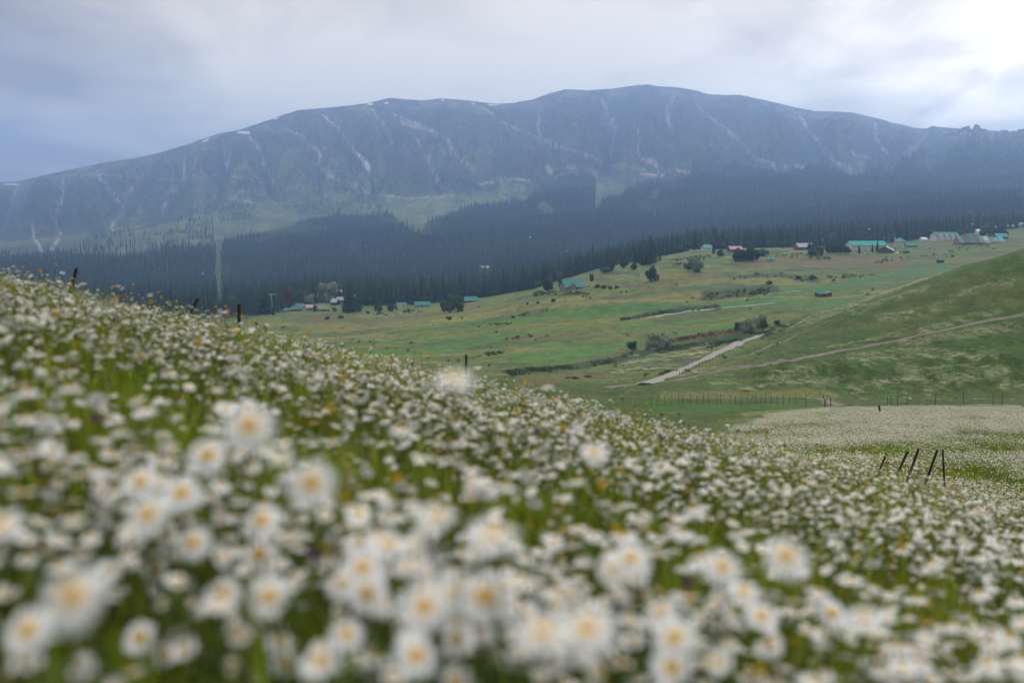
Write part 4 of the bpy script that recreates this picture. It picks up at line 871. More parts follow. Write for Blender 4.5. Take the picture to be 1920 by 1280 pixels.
t, p = house('dark brown chalet with a wide low grey green gable in front of the long building', 1661, 474, 15, 14, 3.4, 3.6, 62, W_brown, R_dgreen, y0=800, cols=4, rows=1, ov=1.0, name='chalet')
t, p = house('small brown house with teal roof right of the chalet', 1709, 463, 13, 8, 2.2, 2.6, -10, W_brown, R_teal, y0=900, cols=3)
t, p = house('tiny pavilion with a dark teal pointed roof below the small teal roofed house', 1699, 474, 5, 5, 2.4, 1.8, 0, W_brown, R_dgreen, y0=800, hip=.95, cols=2, name='pavilion', cat='pavilion')
t, p = house('dark kiosk on posts alone in the right part of the upper meadow', 1763, 492, 5, 3.6, 2.6, 1.0, 0, M_darkw, R_dgreen, y0=700, hip=.7, cols=1, name='kiosk', cat='kiosk', door=False)
t, p = house('pale green roofed hall right behind the long turquoise roof', 1668, 453, 16, 8, 3, 3, 6, W_grey, R_teal, y0=1100, cols=3, name='hall', cat='building')
t, p = house('small building with a peaked light blue roof right of the long turquoise roof', 1687, 455, 11, 9, 2.6, 4.2, 5, W_white, R_cyan, y0=1100, hip=.9, cols=2)
t, p = house('little white house standing alone left of the white hotel', 1731, 453, 9, 6, 3.2, 2.6, 20, W_white, R_lt, y0=1100, cols=2)
t, p = house('white hotel with long teal roof and bright gabled end', 1771, 451, 34, 12, 7.0, 4.2, 14, W_white, R_teal, y0=1150, cols=10, rows=2, name='hotel', cat='hotel', ov=.8)
for gx in (-10, -1, 8): gable_front(t, gx, -6, 5, 6.0, 2.6, 2.0, W_white, R_pink)
t, p = house('white shed with a dark arched doorway above the striped roofs', 1836, 438, 9, 7, 3.4, 3.0, 0, W_white, R_lt, y0=1250, cols=1, name='shed', cat='shed')
t, p = house('tall white house with dark windows left of the dark firs on the far right', 1858, 434, 13, 9, 5.6, 2.8, -18, W_white, R_lt, y0=1300, cols=4, rows=2)
t, p = house('far house with a teal roof near the right edge of the photograph', 1895, 428, 18, 9, 2.8, 3.6, 12, W_brown, R_teal, y0=1350, cols=3)
t, p = house('far pale house touching the right edge of the photograph', 1919, 424, 14, 8, 3.6, 2.8, 12, W_white, R_lt, y0=1350, cols=3)
# striped lodge: a row of steep roof slopes side by side
p = ground(1838, 457, 1000); t = empty('lodge', p, R(10), 'brick lodge with a fan of steep green and light blue roofs on the right', 'lodge'); t.scale = (.88, .88, .8)
cols_ = [R_teal, W_brown, R_dgreen, W_brown, R_teal, R_grey, R_dgreen, R_cyan, R_cyan]
for i, mt in enumerate(cols_):
    x = -34 + i * 7.4; m = MB(); zt = 12 + 1.5 * math.sin(i * .8) - (i > 6) * 2
    m.add([(x, -9, -2), (x + 6.6, -9, -2), (x + 6.6, 8, -2), (x, 8, -2), (x, -9, 3), (x + 6.6, -9, 3), (x + 9.6, 5, zt - 1), (x + 3.0, 5, zt - 1), (x + 6.6, 8, 3), (x, 8, 3)], [(0, 1, 5, 4), (1, 2, 8, 6, 5), (3, 0, 4, 7, 9), (4, 5, 6, 7), (7, 6, 8, 9), (2, 3, 9, 8)]); w = m.build('wall', W_brick, t)
    m = MB(); m.add([(x - 2.2, -11, 1.6), (x + 5.2, -11, 1.6), (x + 9.9, 5.5, zt), (x + 2.7, 5.5, zt), (x - 2.2, -11, 1.3), (x + 5.2, -11, 1.3), (x + 9.9, 5.5, zt - .3), (x + 2.7, 5.5, zt - .3), (x + 9.9, 10, 4), (x + 2.7, 10, 4)], [(0, 1, 2, 3), (0, 4, 5, 1), (1, 5, 6, 2), (4, 0, 3, 7), (3, 2, 8, 9)]); m.build('roof', mt, w)
    q = obj('window', w_frame, None, t, (x + 3.2, -9, 0.4)); q.scale = (2.2, 1, 1.2); obj('pane', w_pane, None, q)
t, p = house('brick outbuilding with light blue roof at the right end of the lodge', 1876, 448, 15, 8, 3.6, 3.4, 4, W_brick, R_cyan, y0=1050, cols=3, name='outbuilding', cat='building')
# left village at the wood edge
VL = [('low teal roofed hut at the left end of the village', 541, 584, 9, 6, 2.2, 1.6, 5, W_grey, R_teal, 3, 0, 1), ('house with a dark teal roof and brown walls on the left of the village', 556, 582, 13, 8, 2.4, 2.8, 10, W_brown, R_dgreen, 3, .3, 1), ('teal roofed house just behind the dark teal one', 562, 577, 11, 7, 2.6, 2.6, -14, W_brown, R_teal, 2, .3, 1), ('house with pale pink roof and brown walls in the village', 583, 581, 10, 7, 3.2, 2.6, 8, W_brick, R_pink, 3, 0, 1),
  ('house with mossy hipped roof and white eaves above dark walls', 604, 583, 15, 9, 2.8, 3.6, 10, W_brown, R_moss, 6, .35, 1), ('brown house with pale broken gable roof up the slope', 617, 566, 11, 8, 3.0, 3.4, 35, W_brown, R_lt, 2, 0, 1), ('dark timber house in the middle of the village', 629, 572, 8, 7, 4.2, 3.2, -30, M_darkw, R_grey, 2, 0, 1),
  ('three gabled tan house right of the dark timber house', 641, 568, 12, 8, 4.2, 3.2, 18, M_tan, R_grey, 4, 0, 2), ('large building with a wide pale roof high among the trees of the village', 644, 558, 20, 12, 5.2, 5.2, 10, W_grey, R_lt, 4, .2, 1), ('three storey brown house behind the dark conifers of the village', 674, 566, 11, 8, 7.0, 2.6, 12, W_brown, R_grey, 3, 0, 2),
  ('small house with teal and white roof right of the dark clump', 752, 574, 10, 6, 2.2, 1.8, 4, W_white, R_teal, 2, 0, 1), ('long blue walled hut with pale green roof at the foot of the wood', 792, 575, 15, 7, 2.8, 2.6, 5, M_blue, R_teal, 5, 0, 1), ('low house with teal roof tucked in the hollow right of the blue hut', 883, 566, 15, 8, 2.2, 3.2, 10, W_brown, R_teal, 3, .25, 1)]
for lab, px, py, L, D, wh, rh, rz, wl_, rf_, cl_, hp, rw in VL: house(lab, px, py, L, D, wh, rh, rz, wl_, rf_, y0=900, hip=hp, cols=cl_, rows=rw, y1=1500)
t, p = house('red and white hotel block deep inside the wood', 909, 512, 15, 10, 12, 3, 15, W_brick, R_grey, y0=1850, cols=5, rows=4, name='hotel_block', cat='hotel')
t, p = house('small pale roofed hut among open trees halfway up the wood on the left', 438, 424, 16, 9, 3, 3, 0, W_white, R_cyan, y0=3000, cols=2)
# small roofed stand on the shoulder of the knoll
p = ground(1157, 490, 800); t = empty('gazebo', p, 0, 'small white roofed gazebo on the shoulder of the knoll', 'gazebo')
for sx in (-1, 1):
    for sy in (-1, 1): m = MB(); m.box(sx * 1.8 - .12, sx * 1.8 + .12, sy * 1.8 - .12, sy * 1.8 + .12, -.5, 2.6); m.build('post', M_darkw, t)
gable_roof(4, 4, 2.6, 1.6, .6, hip=.96).build('roof', R_lt, t)
# cars
M_tyre = paint('tyre_rubber', (.02, .02, .02), .2)
def car(px, py, y0, mt, label, rz, van=False, group=None):
    p = ground(px, py, y0, 2500); t = empty('parked_car', p + np.array([0, 0, .1]), R(rz), label, 'van' if van else 'car', group); L = 4.3; hh = 1.9 if van else 1.45
    prof = [(-L / 2, .35), (-L / 2, .95), (-L / 2 + .25, 1.0), (-L / 2 + .7 - .4 * van, hh), (L / 2 - (1.6 - .9 * van), hh), (L / 2 - (1.0 - .6 * van), .98), (L / 2, .85), (L / 2, .35)]
    m = MB(); n = len(prof); V = [(x, -.85 + (.14 if z > 1.1 else 0), z) for x, z in prof] + [(x, .85 - (.14 if z > 1.1 else 0), z) for x, z in prof]; m.add(V, [tuple(range(n)), tuple(range(n, 2 * n))[::-1]] + [(i, i + n, (i + 1) % n + n, (i + 1) % n) for i in range(n)]); m.build('body', mt, t)
    for s in (-1, 1): m = MB(); y = s * .80; m.add([(-L / 2 + .75, y, hh - .12), (L / 2 - 1.6 + .9 * van, y, hh - .12), (L / 2 - 1.2 + .7 * van, y + s * .06, 1.02), (-L / 2 + .5, y + s * .06, 1.02)], [(0, 1, 2, 3)]); m.build('side_window', M_glass, t)
    for x in (-1.35, 1.35):
        for s in (-1, 1): m = MB(); m.tube([(x, s * .66, .33), (x, s * .88, .33)], .33, 12); m.build('wheel', M_tyre, t)
M_cw = paint('white_car_paint', (.75, .75, .75), .04, 1, .3, spec=.5); M_cs = paint('silver_car_paint', (.42, .43, .46), .05, 1, .3, spec=.5)
for px, py, mt, lab, rz, vn in [(1243, 473, M_cw, 'white car at the left end of the row parked on the crest road', 5, False), (1268, 474, M_cw, 'white car in the middle of the crest road, between the other parked cars', 10, False), (1297, 471, M_cw, 'white van left of the turquoise roofed house', 8, True), (1309, 470, M_cs, 'silver car right beside the white walled turquoise roofed house', 12, False),
    (1134, 501, M_cw, 'white car half hidden by bushes on the knoll, lower of two', 20, False), (1141, 499, M_cw, 'white van half hidden by bushes on the knoll, upper of two', 20, True), (1625, 477, M_cs, 'silver car left of the brown chalet', 10, False), (1684, 476, M_cw, 'white car right of the brown chalet', 5, False), (1741, 467, M_cs, 'long pale car on the track below the little white house', 14, True)]:
    car(px, py, 700, mt, lab, rz, vn)

# ------------------------------------------------------------------ trees one can tell apart
leafy_at('tree', 1221, 529, 500, 640, 'dark', 'round dark tree standing alone on the meadow right of the lone house')
leafy_at('tree', 1027, 546, 523, 690, 'dark2', 'dark bushy tree just left of the lone house')
leafy_at('tree', 1051, 534, 519, 745, 'dark', 'dark tree behind the roof of the lone house'); leafy_at('tree', 1109, 528, 514, 760, 'mid2', 'thin tree right of the lone house')
leafy_at('tree', 1223, 502, 493, 720, 'willow', 'small silvery bush directly behind the lone round tree', 'bush')
leafy_at('tree', 1147, 508, 484, 800, 'mid2', 'leftmost dark green tree of the cluster on the knoll shoulder'); leafy_at('tree', 1134, 511, 497, 795, 'bush2', 'low bush at the left foot of the knoll cluster', 'bush', wide=1.3)
leafy_at('tree', 1168, 503, 485, 800, 'dark', 'middle dark tree of the cluster on the knoll shoulder'); leafy_at('tree', 1176, 498, 484, 830, 'mid2', 'slim tree behind the middle one on the knoll shoulder'); leafy_at('tree', 1188, 506, 492, 790, 'dark2', 'rounded dark bush right of the knoll shoulder cluster', 'bush')
for i, (px, tp) in enumerate([(1192, 466), (1199, 461), (1206, 470), (1213, 463), (1204, 479), (1221, 466), (1229, 470), (1237, 474)]): conifer_at(px, tp, 880, i % 6, 'dark tall fir in the dense clump on the knoll, ' + ['leftmost', 'tallest of the left half', 'low one in front', 'tallest, at its middle', 'lowest, in front of the others', 'right of the middle', 'second from the right end', 'rightmost'][i], None, 2.3, base=(494, 495, 496, 497, 499, 496, 492, 490)[i])
leafy_at('tree', 1306, 511, 480, 800, 'willow2', 'tall pale silvery willow on the slope above the utility posts'); leafy_at('tree', 1290, 505, 489, 820, 'bush2', 'green bush left of the tall silvery willow', 'bush')
conifer_at(1338, 455, 1000, 3, 'slender dark fir between the turquoise roof and the grey roof', None, 1.3, base=476); leafy_at('tree', 1350, 482, 467, 990, 'dark', 'little dark tree below the grey roofed house')
for i, (px, tp, k) in enumerate([(1383, 467, 'dark2'), (1395, 462, 'bush'), (1407, 463, 'dark2'), (1415, 467, 'dark')]): leafy_at('tree', px, 490, tp, 880 + i * 6, k, 'dark round tree of the wide clump beside the pink roof, ' + ['leftmost', 'largest', 'right of the largest', 'rightmost'][i], wide=1.1)
leafy_at('tree', 1408, 470, 448, 1010, 'dark2', 'dark broad tree behind the wide round clump'); leafy_at('tree', 1433, 480, 463, 940, 'bush2', 'bush right of the wide round clump', 'bush')
leafy_at('tree', 1387, 462, 452, 1100, 'mid', 'green tree behind the pink roofed house'); leafy_at('tree', 1366, 462, 450, 1120, 'mid', 'green tree behind the grey roofed house')
for i, (px, tp, k) in enumerate([(1521, 457, 'mid2'), (1531, 459, 'mid'), (1540, 464, 'mid2')]): leafy_at('tree', px, 480, tp, 960 - i * 8, k, 'green tree right of the long red house, ' + ['nearest the house', 'middle of three', 'lowest of three'][i])
for i, (px, tp) in enumerate([(1553, 458), (1561, 455), (1569, 458), (1577, 456), (1585, 459), (1590, 462)]): leafy_at('tree', px, 475, tp, 1040, 'dark2' if i % 2 else 'dark', 'dark tree of the row left of the long turquoise roof, ' + ['first', 'second', 'third', 'fourth', 'fifth', 'last'][i] + ' from its left end', wide=1.1)
for i, (px, tp, w) in enumerate([(1611, 457, 1.9), (1636, 456, 1.8), (1645, 451, 1.9), (1661, 456, 1.7), (1678, 462, 1.6)]): conifer_at(px, tp, 900, i, 'dark broad fir ' + ['alone before the left part of the long turquoise roof', 'left of the tallest one before the long roof', 'tallest before the right part of the long turquoise roof', 'rising just behind the brown chalet', 'right behind the brown chalet'][i], None, w, base=(475, 474, 473, 472, 470)[i])
for i, (px, tp, Y_, k) in enumerate([(1801, 430, 1450, 'mid'), (1790, 428, 1500, 'dark'), (1855, 415, 1600, 'mid'), (1876, 424, 1500, 'dark2'), (1868, 428, 1480, 'dark'), (1885, 432, 1400, 'dark2'), (1842, 425, 1550, 'mid2')]): leafy_at('tree', px, 445, tp, Y_, k, 'tree on the right above the lodge, ' + ['right end of the white hotel', 'behind the white hotel', 'tall pale green one behind the white house', 'dark one right of the white house', 'dark low one below the white house', 'rightmost dark one', 'slim one behind the shed'][i])
# village trees
leafy_at('tree', 579, 572, 550, 1060, 'willow', 'pale round tree behind the pink roofed village house', wide=.8); leafy_at('tree', 608, 566, 530, 1090, 'willow2', 'silvery tall tree left of the wide pale roof, left one'); leafy_at('tree', 617, 566, 528, 1100, 'willow2', 'silvery tall tree left of the wide pale roof, right one')
leafy_at('tree', 540, 580, 543, 1040, 'red', 'narrow rusty red tree at the left end of the village')
for i, (px, tp, Y_) in enumerate([(655, 527, 985), (650, 534, 990), (661, 531, 992)]): conifer_at(px, tp, Y_, (3, 5, 2)[i], 'tall dark fir right of the wide pale roof, ' + ['tallest of three', 'left of three', 'right of three'][i], None, 1.5, 40)
for i, (px, tp, Y_, k) in enumerate([(656, 572, 960, 'dark2'), (664, 566, 950, 'dark'), (672, 568, 965, 'mid'), (627, 575, 990, 'mid'), (590, 572, 1030, 'mid2'), (710, 566, 1000, 'dark2'), (733, 568, 1000, 'dark'), (843, 555, 1080, 'mid2'), (858, 552, 1085, 'mid'), (832, 563, 1070, 'mid2')]): leafy_at('tree', px, 585, tp, Y_, k, ['dark bush at the foot of the three tall village firs', 'dark round tree right of the foot of the three village firs', 'green tree below the three storey brown house', 'green bush before the dark timber house', 'small green tree between the pink and mossy roofs', 'dark bush left of the teal and white roof', 'dark slim tree left of the teal and white roof', 'green tree between the blue hut and the hollow', 'taller green tree between the blue hut and the hollow', 'light green tree right of the blue hut'][i])
conifer_at(743, 565, 960, 1, 'small dark fir just left of the teal and white roofed house', None, 1.4); conifer_at(512, 568, 1000, 2, 'dark fir left of the village huts', None, 1.5)
# clump of near conifers between village and knoll, and the wood edge
zone = [(0, 520, 'conifer at the foot of the wood left of the village'), (520, 690, 'conifer behind the houses of the left village'), (690, 740, 'dark conifer of the clump right of the village, above the meadow'), (740, 830, 'dark conifer behind the long blue hut'), (830, 1000, 'dark conifer at the wood edge above the hollow'), (1000, 1130, 'dark conifer at the wood edge behind the lone house'), (1130, 1300, 'dark conifer at the wood edge behind the parked cars'), (1300, 1500, 'dark conifer at the wood edge behind the round clump'), (1500, 1700, 'dark conifer at the wood edge behind the long turquoise roof'), (1700, 2100, 'dark conifer at the wood edge above the lodge')]
cand = []
for px in np.arange(470, 1960, 6.2):
    for k in range(2):
        q = px + random.uniform(-4, 4); Y_ = float(forest_y0(np.array([q]))[0]) - 6 + 16 * k + random.uniform(-10, 26) - (30 if 690 < q < 830 else 0)
        if random.random() < (.55 if q > 1700 else .9 if q < 1130 else .62): cand.append((q, Y_))
random.shuffle(cand); cand = cand[:228] + [(random.uniform(668, 745), random.uniform(1085, 1190)) for _ in range(34)]
for q, Y_ in sorted(cand):
    lab = [z for z in zone if z[0] <= q < z[1]][0][2]; x = (q - 960) / F * Y_; hh = random.choice((random.uniform(9, 17), random.uniform(14, 23), random.uniform(20, 29))) * (1.12 if 690 < q < 1130 else .85 if q > 1230 else 1); sz = 'short ' if hh < 15 else 'tall ' if hh > 21 else 'middling '; conifer(x, Y_, hh, random.randrange(6), sz + lab, 'wood edge: ' + sz + lab, random.uniform(1.0, 1.8))

# shrubs of the meadow
leafy_at('bush', 1186, 653, 632, 330, 'bush', 'round green bush left of the pale willows', 'bush', wide=.75); leafy_at('bush', 1216, 655, 636, 335, 'willow2', 'thin grey bush between the round bush and the pale willow', 'bush')
leafy_at('tree', 1232, 655, 620, 332, 'willow', 'large pale grey willow in the valley left of the red strip', 'willow', wide=.85); leafy_at('tree', 1249, 653, 627, 334, 'willow2', 'smaller willow leaning on the right of the large pale one', 'willow', wide=1.1)
for i, (px, b, tp, k, w) in enumerate([(1385, 618, 600, 'bush', .9), (1400, 622, 594, 'willow', .8), (1397, 624, 610, 'willow2', 1.1), (1424, 614, 588, 'willow2', 1.0), (1432, 616, 598, 'mid', .9), (1410, 625, 612, 'bush2', .8), (1458, 610, 597, 'bush', .8)]): leafy_at('bush' if i in (0, 5, 6) else 'tree', px, b, tp, 378 + 5 * i, k, ['dark round bush at the left of the willow group by the road', 'pale grey willow of the group by the road', 'low grey willow below the pale one by the road', 'tall grey green willow, right one of the group by the road', 'green tree behind the right willow by the road', 'low bush under the willow group by the road', 'round dark bush alone right of the willow group'][i], 'bush' if i in (0, 5, 6) else 'willow', wide=w)
for i, (px, b, tp) in enumerate([(1443, 533, 526), (1497, 524, 517), (1523, 524, 515), (1563, 527, 523), (1308, 505, 500), (1037, 566, 560), (1009, 569, 565), (962, 596, 592), (989, 571, 567), (1120, 540, 533), (1133, 541, 534), (1144, 542, 536), (1157, 541, 535), (842, 600, 593), (865, 584, 578), (614, 599, 593), (640, 597, 590), (690, 588, 584)]):
    p = ground(px, b, 380); leafy('bush', p[0], p[1], max((b - tp) / F * p[1], 1.2) * 1.3, 'bush' if i % 2 else 'bush2', 'dark bush on the open meadow, ' + ['below the teal tent', 'left one below the tent on the right', 'round one below the red house', 'right of the round one below the red house', 'under the tall silvery willow', 'below the lone house', 'left and below the lone house', 'lowest left of the lone house', 'small one left of the lone house', 'first right of the lone house', 'second right of the lone house', 'third right of the lone house', 'fourth right of the lone house', 'lone one on the left slope', 'upper one on the left slope', 'near the flowers below the village', 'dark one below the village', 'right of and below the village'][i], 'bush')
# low shrubbery and herb belts, uncounted
def shrub(seed, n, w):
    v, f = leaf_crown(seed, n, rx_=w, rz=.5, cz=.4, size=.11); return v, f, [0] * len(f)
SB = [shrub(31, 130, .8), shrub(32, 110, 1.1), shrub(33, 120, .9)]
BELT = [([(1160,600),(1210,592),(1290,582),(1345,577)],3,1.0,420,820), ([(1335,556),(1400,549),(1450,545)],5,.9,420,950), ([(1380,521),(1450,517),(1530,526)],3,.6,500,1100), ([(1170,671),(1240,660),(1320,649),(1400,636),(1440,624),(1500,606)],3.5,.9,250,560), ([(960,702),(1060,692),(1120,680),(1170,674)],3.5,.9,230,560),
  ([(1000,553),(1050,552),(1100,551)],3,.9,560,900), ([(1090,556),(1110,560)],3,.9,560,900), ([(760,585),(800,586)],3,.8,850,1300), ([(690,588),(720,590)],3,.6,850,1300), ([(980,590),(1040,584)],3,.6,500,900), ([(900,612),(960,606)],2.5,.5,450,900), ([(950,640),(1000,630),(1060,628)],2.5,.5,350,700), ([(880,670),(950,662)],2.5,.5,300,560),
  ([(1255,498),(1290,490),(1330,482)],5,.5,700,1150), ([(1440,478),(1500,480),(1560,484)],4,.5,700,1250), ([(1640,490),(1720,482),(1800,478)],3,.35,700,1300), ([(1240,700),(1300,696)],2,.4,230,400), ([(1600,548),(1660,540)],2,.35,500,900), ([(1780,470),(1860,462)],3,.35,800,1300), ([(1540,520),(1620,518)],2,.35,500,1000)]
N_ = 150000; pxr = rng.uniform(640, 1930, N_); Yr = np.exp(rng.uniform(math.log(235), math.log(1250), N_)); Xr = (pxr - 960) / F * Yr; Zr = H(Xr, Yr); pyr = HZ - F * Zr / Yr
jx = (fbm(Xr / 30, Yr / 30, 3, 4) - .5) * 36; jy = (fbm(Xr / 25, Yr / 40, 8, 4) - .5) * 8; w = np.full(N_, .0015)
for pts, hw, pr, a, b in BELT: w = np.maximum(w, zonal(pxr + jx, pyr + jy, Yr, pts, hw * .6, hw) * pr * (Yr > a) * (Yr < b) * .42)
w *= ss(.38, .58, fbm(Xr / 9, Yr / 12, 601, 3)) * ((Yr > 520) | (pxr < 1500)) * (Yr < forest_y0(pxr)); k = rng.random(N_) < w; n = int(k.sum()); print('shrubs', n)
scatter('shrubbery', SB, [M_leafm], np.stack([Xr, Yr, Zr], 1)[k], np.stack([np.zeros(n), np.zeros(n), rng.uniform(0, 6.28, n)], 1), rng.uniform(.7, 1.9, n) * np.interp(Yr[k], [250, 900], [.75, 1.25]), rng.integers(0, 3, n))
# red dock along the stream
w = zonal(pxr, pyr + jy * .3, Yr, [(1252,641),(1300,634),(1350,627),(1395,620)], 3.5, 1.5) * (Yr > 260) * (Yr < 560); k = (w > .5) & (rng.random(N_) < .35); n = int(k.sum())
v, f = leaf_crown(41, 60, rx_=.7, rz=.55, cz=.5, size=.10); M_dock = material('red_dock', (.12, .075, .045), var=.3, scale=1.5, spec=.05)
scatter('red_undergrowth', [(v, f, [0] * len(f))], [M_dock], np.stack([Xr, Yr, Zr], 1)[k], np.stack([np.zeros(n), np.zeros(n), rng.uniform(0, 6.28, n)], 1), rng.uniform(.8, 1.6, n), np.zeros(n))

# ------------------------------------------------------------------ roads and tracks
def strip(name, pts, width, mat, y0, lift=.12, end_w=None, y1=3000, n=60, ragged=.12):
    P = [ground(px, py, y0, y1)[:2] for px, py in pts]; P = np.array(P); d = np.concatenate([[0], np.cumsum(np.hypot(*np.diff(P, axis=0).T))]); s = np.linspace(0, d[-1], n)
    x = np.interp(s, d, P[:, 0]); y = np.interp(s, d, P[:, 1])
    for _ in range(6): x[1:-1] = (x[:-2] + 2 * x[1:-1] + x[2:]) / 4; y[1:-1] = (y[:-2] + 2 * y[1:-1] + y[2:]) / 4
    tx = np.gradient(x); ty = np.gradient(y); L = np.hypot(tx, ty); nx, ny = -ty / L, tx / L; w = np.interp(s, [0, d[-1]], [width, end_w or width]) / 2
    V = []; Fc = []; m = 5
    for i in range(n):
        for k in range(m):
            q = (k / (m - 1) * 2 - 1) * (w[i] * (1 + ragged * (vnoise(s[i] / 2.3, k * 3.7, 9) - .5) * 2)); xx, yy = x[i] + nx[i] * q, y[i] + ny[i] * q; V.append((xx, yy, 0, k in (0, m - 1)))
    Z = H(np.array([v[0] for v in V]), np.array([v[1] for v in V])); V = [(v[0], v[1], z + (lift if not v[3] else lift * .3)) for v, z in zip(V, Z)]
    for i in range(n - 1):
        for k in range(m - 1): Fc.append((i * m + k, i * m + k + 1, (i + 1) * m + k + 1, (i + 1) * m + k))
    me = mesh(name, V, Fc, True); me.flip_normals() if me.polygons[0].normal.z < 0 else None
    o = obj(name, me, mat); o['kind'] = 'structure'; return x, y
M_road = material('pale_gravel', (.33, .30, .27), var=.3, scale=.8, bump=.2, spec=.05); M_track = material('earth_track', (.21, .18, .14), var=.35, scale=.9, bump=.2, spec=.05); M_bed = material('dry_stream_bed', (.42, .41, .38), var=.25, scale=1.0, spec=.05)
M_water = material('pale_water', (.30, .33, .35), var=.1, scale=.5, rough=.15, spec=.5)
rx_, ry_ = strip('road', [(1208,720),(1235,710),(1262,700),(1290,688),(1320,675),(1345,662),(1365,652),(1390,640),(1415,632),(1428,627)], 5.4, M_road, 210, n=90, lift=.3)
strip('footpath', [(1426,629),(1450,619),(1480,610),(1515,600)], 2.2, M_track, 300, n=40, ragged=.4)
strip('road', [(1135,728),(1160,723),(1190,720),(1210,720)], 3.4, M_track, 210, n=40)
strip('track', [(1240,716),(1275,712),(1310,703),(1345,696),(1375,691),(1410,688),(1450,682),(1500,672),(1560,660),(1620,650),(1680,639),(1740,625),(1800,612),(1860,600),(1935,586)], 2.6, M_track, 235, n=160)
strip('track', [(1262,706),(1300,699),(1340,694),(1375,687),(1408,686)], 3.0, M_track, 240, n=50, ragged=.4)
strip('footpath', [(1384,672),(1410,664),(1436,653),(1458,644),(1480,635),(1505,623),(1530,613),(1560,600)], 1.1, M_track, 260, n=60)
strip('stream_bed', [(1212,596),(1250,589),(1290,583),(1330,580),(1380,575),(1420,571),(1452,568)], 3.4, M_bed, 430, n=60, end_w=2.6, ragged=.3)
strip('stream_bed', [(1420,554),(1450,550),(1500,545)], 1.2, M_bed, 430, n=30, ragged=.4)
strip('road', [(1040,533),(1052,530),(1065,530),(1100,524),(1130,521),(1180,517),(1230,514)], 2.4, M_track, 600, n=60, ragged=.3)
strip('road', [(1090,507),(1120,496),(1150,491),(1175,487),(1200,481),(1240,474),(1280,472),(1312,470)], 3.6, M_bed, 800, n=60, lift=.4)
strip('footpath', [(1540,748),(1565,758),(1590,760)], 2.0, M_track, 140, n=20, ragged=.4)

# ------------------------------------------------------------------ fences, posts, people, horses
M_iron = paint('rusty_iron', (.030, .020, .018), .4, 30, .8); M_post = paint('weathered_post', (.07, .055, .045), .4, 8); M_pale = paint('pale_pole', (.45, .45, .43), .1)
def iron_post(px, top, base, Y_, lean, label, group='old iron fence posts standing in the flowers', wd=.042, name='fence_post'):
    x = (px - 960) / F * Y_; zt = (HZ - top) / F * Y_; sl = (px - base[0]) / (base[1] - top); xb = x
    for _ in range(4): zb = h1(xb, Y_) - .1; xb = x - (zt - zb) * sl
    L = max(zt - zb, .4)
    m = MB(); w, th = wd, .007; dx = x - xb
    for (a0, a1, b0, b1) in ((0, w, 0, th), (0, th, th, w)):
        m.add([(a0, b0, 0), (a1, b0, 0), (a1, b1, 0), (a0, b1, 0), (a0 + dx, b0 + lean, L), (a1 + dx, b0 + lean, L), (a1 + dx, b1 + lean, L), (a0 + dx, b1 + lean, L)], [(0, 3, 2, 1), (4, 5, 6, 7), (0, 1, 5, 4), (1, 2, 6, 5), (2, 3, 7, 6), (3, 0, 4, 7)])
    o = m.build(name, M_iron, None, loc=(xb - w / 2, Y_, zb)); tag(o, label, 'fence post', group)
iron_post(143, 503, (134, 540), 13, 0, 'leaning dark iron post on the crest at the far left'); iron_post(367, 560, (348, 600), 13.5, .1, 'strongly leaning iron post at the crest, second from the left'); iron_post(448, 570, (448, 605), 12.5, 0, 'upright iron post at the crest left of the village', wd=.040)
iron_post(874, 665, (874, 700), 15, 0, 'single short post on the crest in the middle of the photograph', wd=.03)
iron_post(1663, 850, (1648, 885), 21, 0, 'leftmost of the five iron posts at the foot of the slope, shortest and leaning', wd=.034); iron_post(1703, 846, (1685, 884), 22, 0, 'second of the five iron posts, leaning right')
iron_post(1723, 841, (1708, 884), 22.5, 0, 'third of the five iron posts, leaning right and tallest'); iron_post(1758, 844, (1741, 892), 22, 0, 'fourth of the five iron posts, leaning right, lowest foot'); iron_post(1768, 843, (1770, 880), 24, 0, 'last of the five iron posts, standing upright', wd=.034)
m = MB(); m.box(-.09, .09, -.09, .09, -.2, 1.3); o = m.build('stake', M_post, None, loc=ground(1651, 781, 60)); o.rotation_euler = (0, R(-8), 0); tag(o, 'single dark stake standing alone near the top of the lower flower field', 'stake')
# wire fence on the green flat
def wire_fence(name, items, y0, label, ph, pr=.038, wires=(.35, .7, 1.05), mat=None, cat='fence', broken=False, y1=3000):
    pts = [ground(px, py, y0, y1) for px, py, _ in items]; t = empty(name, pts[0], 0, label, cat); o0 = pts[0]
    for p, (_, _, ln) in zip(pts, items):
        m = MB(); hh = ph * random.uniform(.9, 1.08); m.tube([(0, 0, -.3), (ln * hh * .5, 0, hh * .5), (ln * hh, 0, hh)], pr, 6); m.build('fence_post', mat or M_post, t, loc=p - o0)
    for z in wires:
        m = MB(); m.tube([p - o0 + np.array([0, 0, z]) for p in pts], .012, 3); m.build('wire', M_iron, t)
    return t
it = [(1222, 762, 0)] + [(1222 + 12 * i + random.uniform(-3, 3), 758 + .08 * i, random.choice([0, 0, 0, .05, -.06, .2])) for i in range(1, 16)]
wire_fence('wire_fence', it, 150, 'long leaning wire fence across the green flat, left stretch', 2.0)
it = [(1405, 759, .4), (1418, 759, -.1), (1427, 758, 0)] + [(1434 + 11.5 * i, 758.5 + .1 * i, random.choice([0, 0, .04, -.05])) for i in range(0, 6)] + [(1511, 762, .0)]
wire_fence('wire_fence', it, 150, 'wire fence of dark posts right of the gap on the green flat', 2.1)
it = [(1545, 762, .35), (1548, 762, -.2), (1558, 763, -.05)]; wire_fence('gate', it, 140, 'broken wooden gate at the end of the wire fence by the pale patch', 1.9, pr=.08, wires=(.5, 1.8), cat='gate')
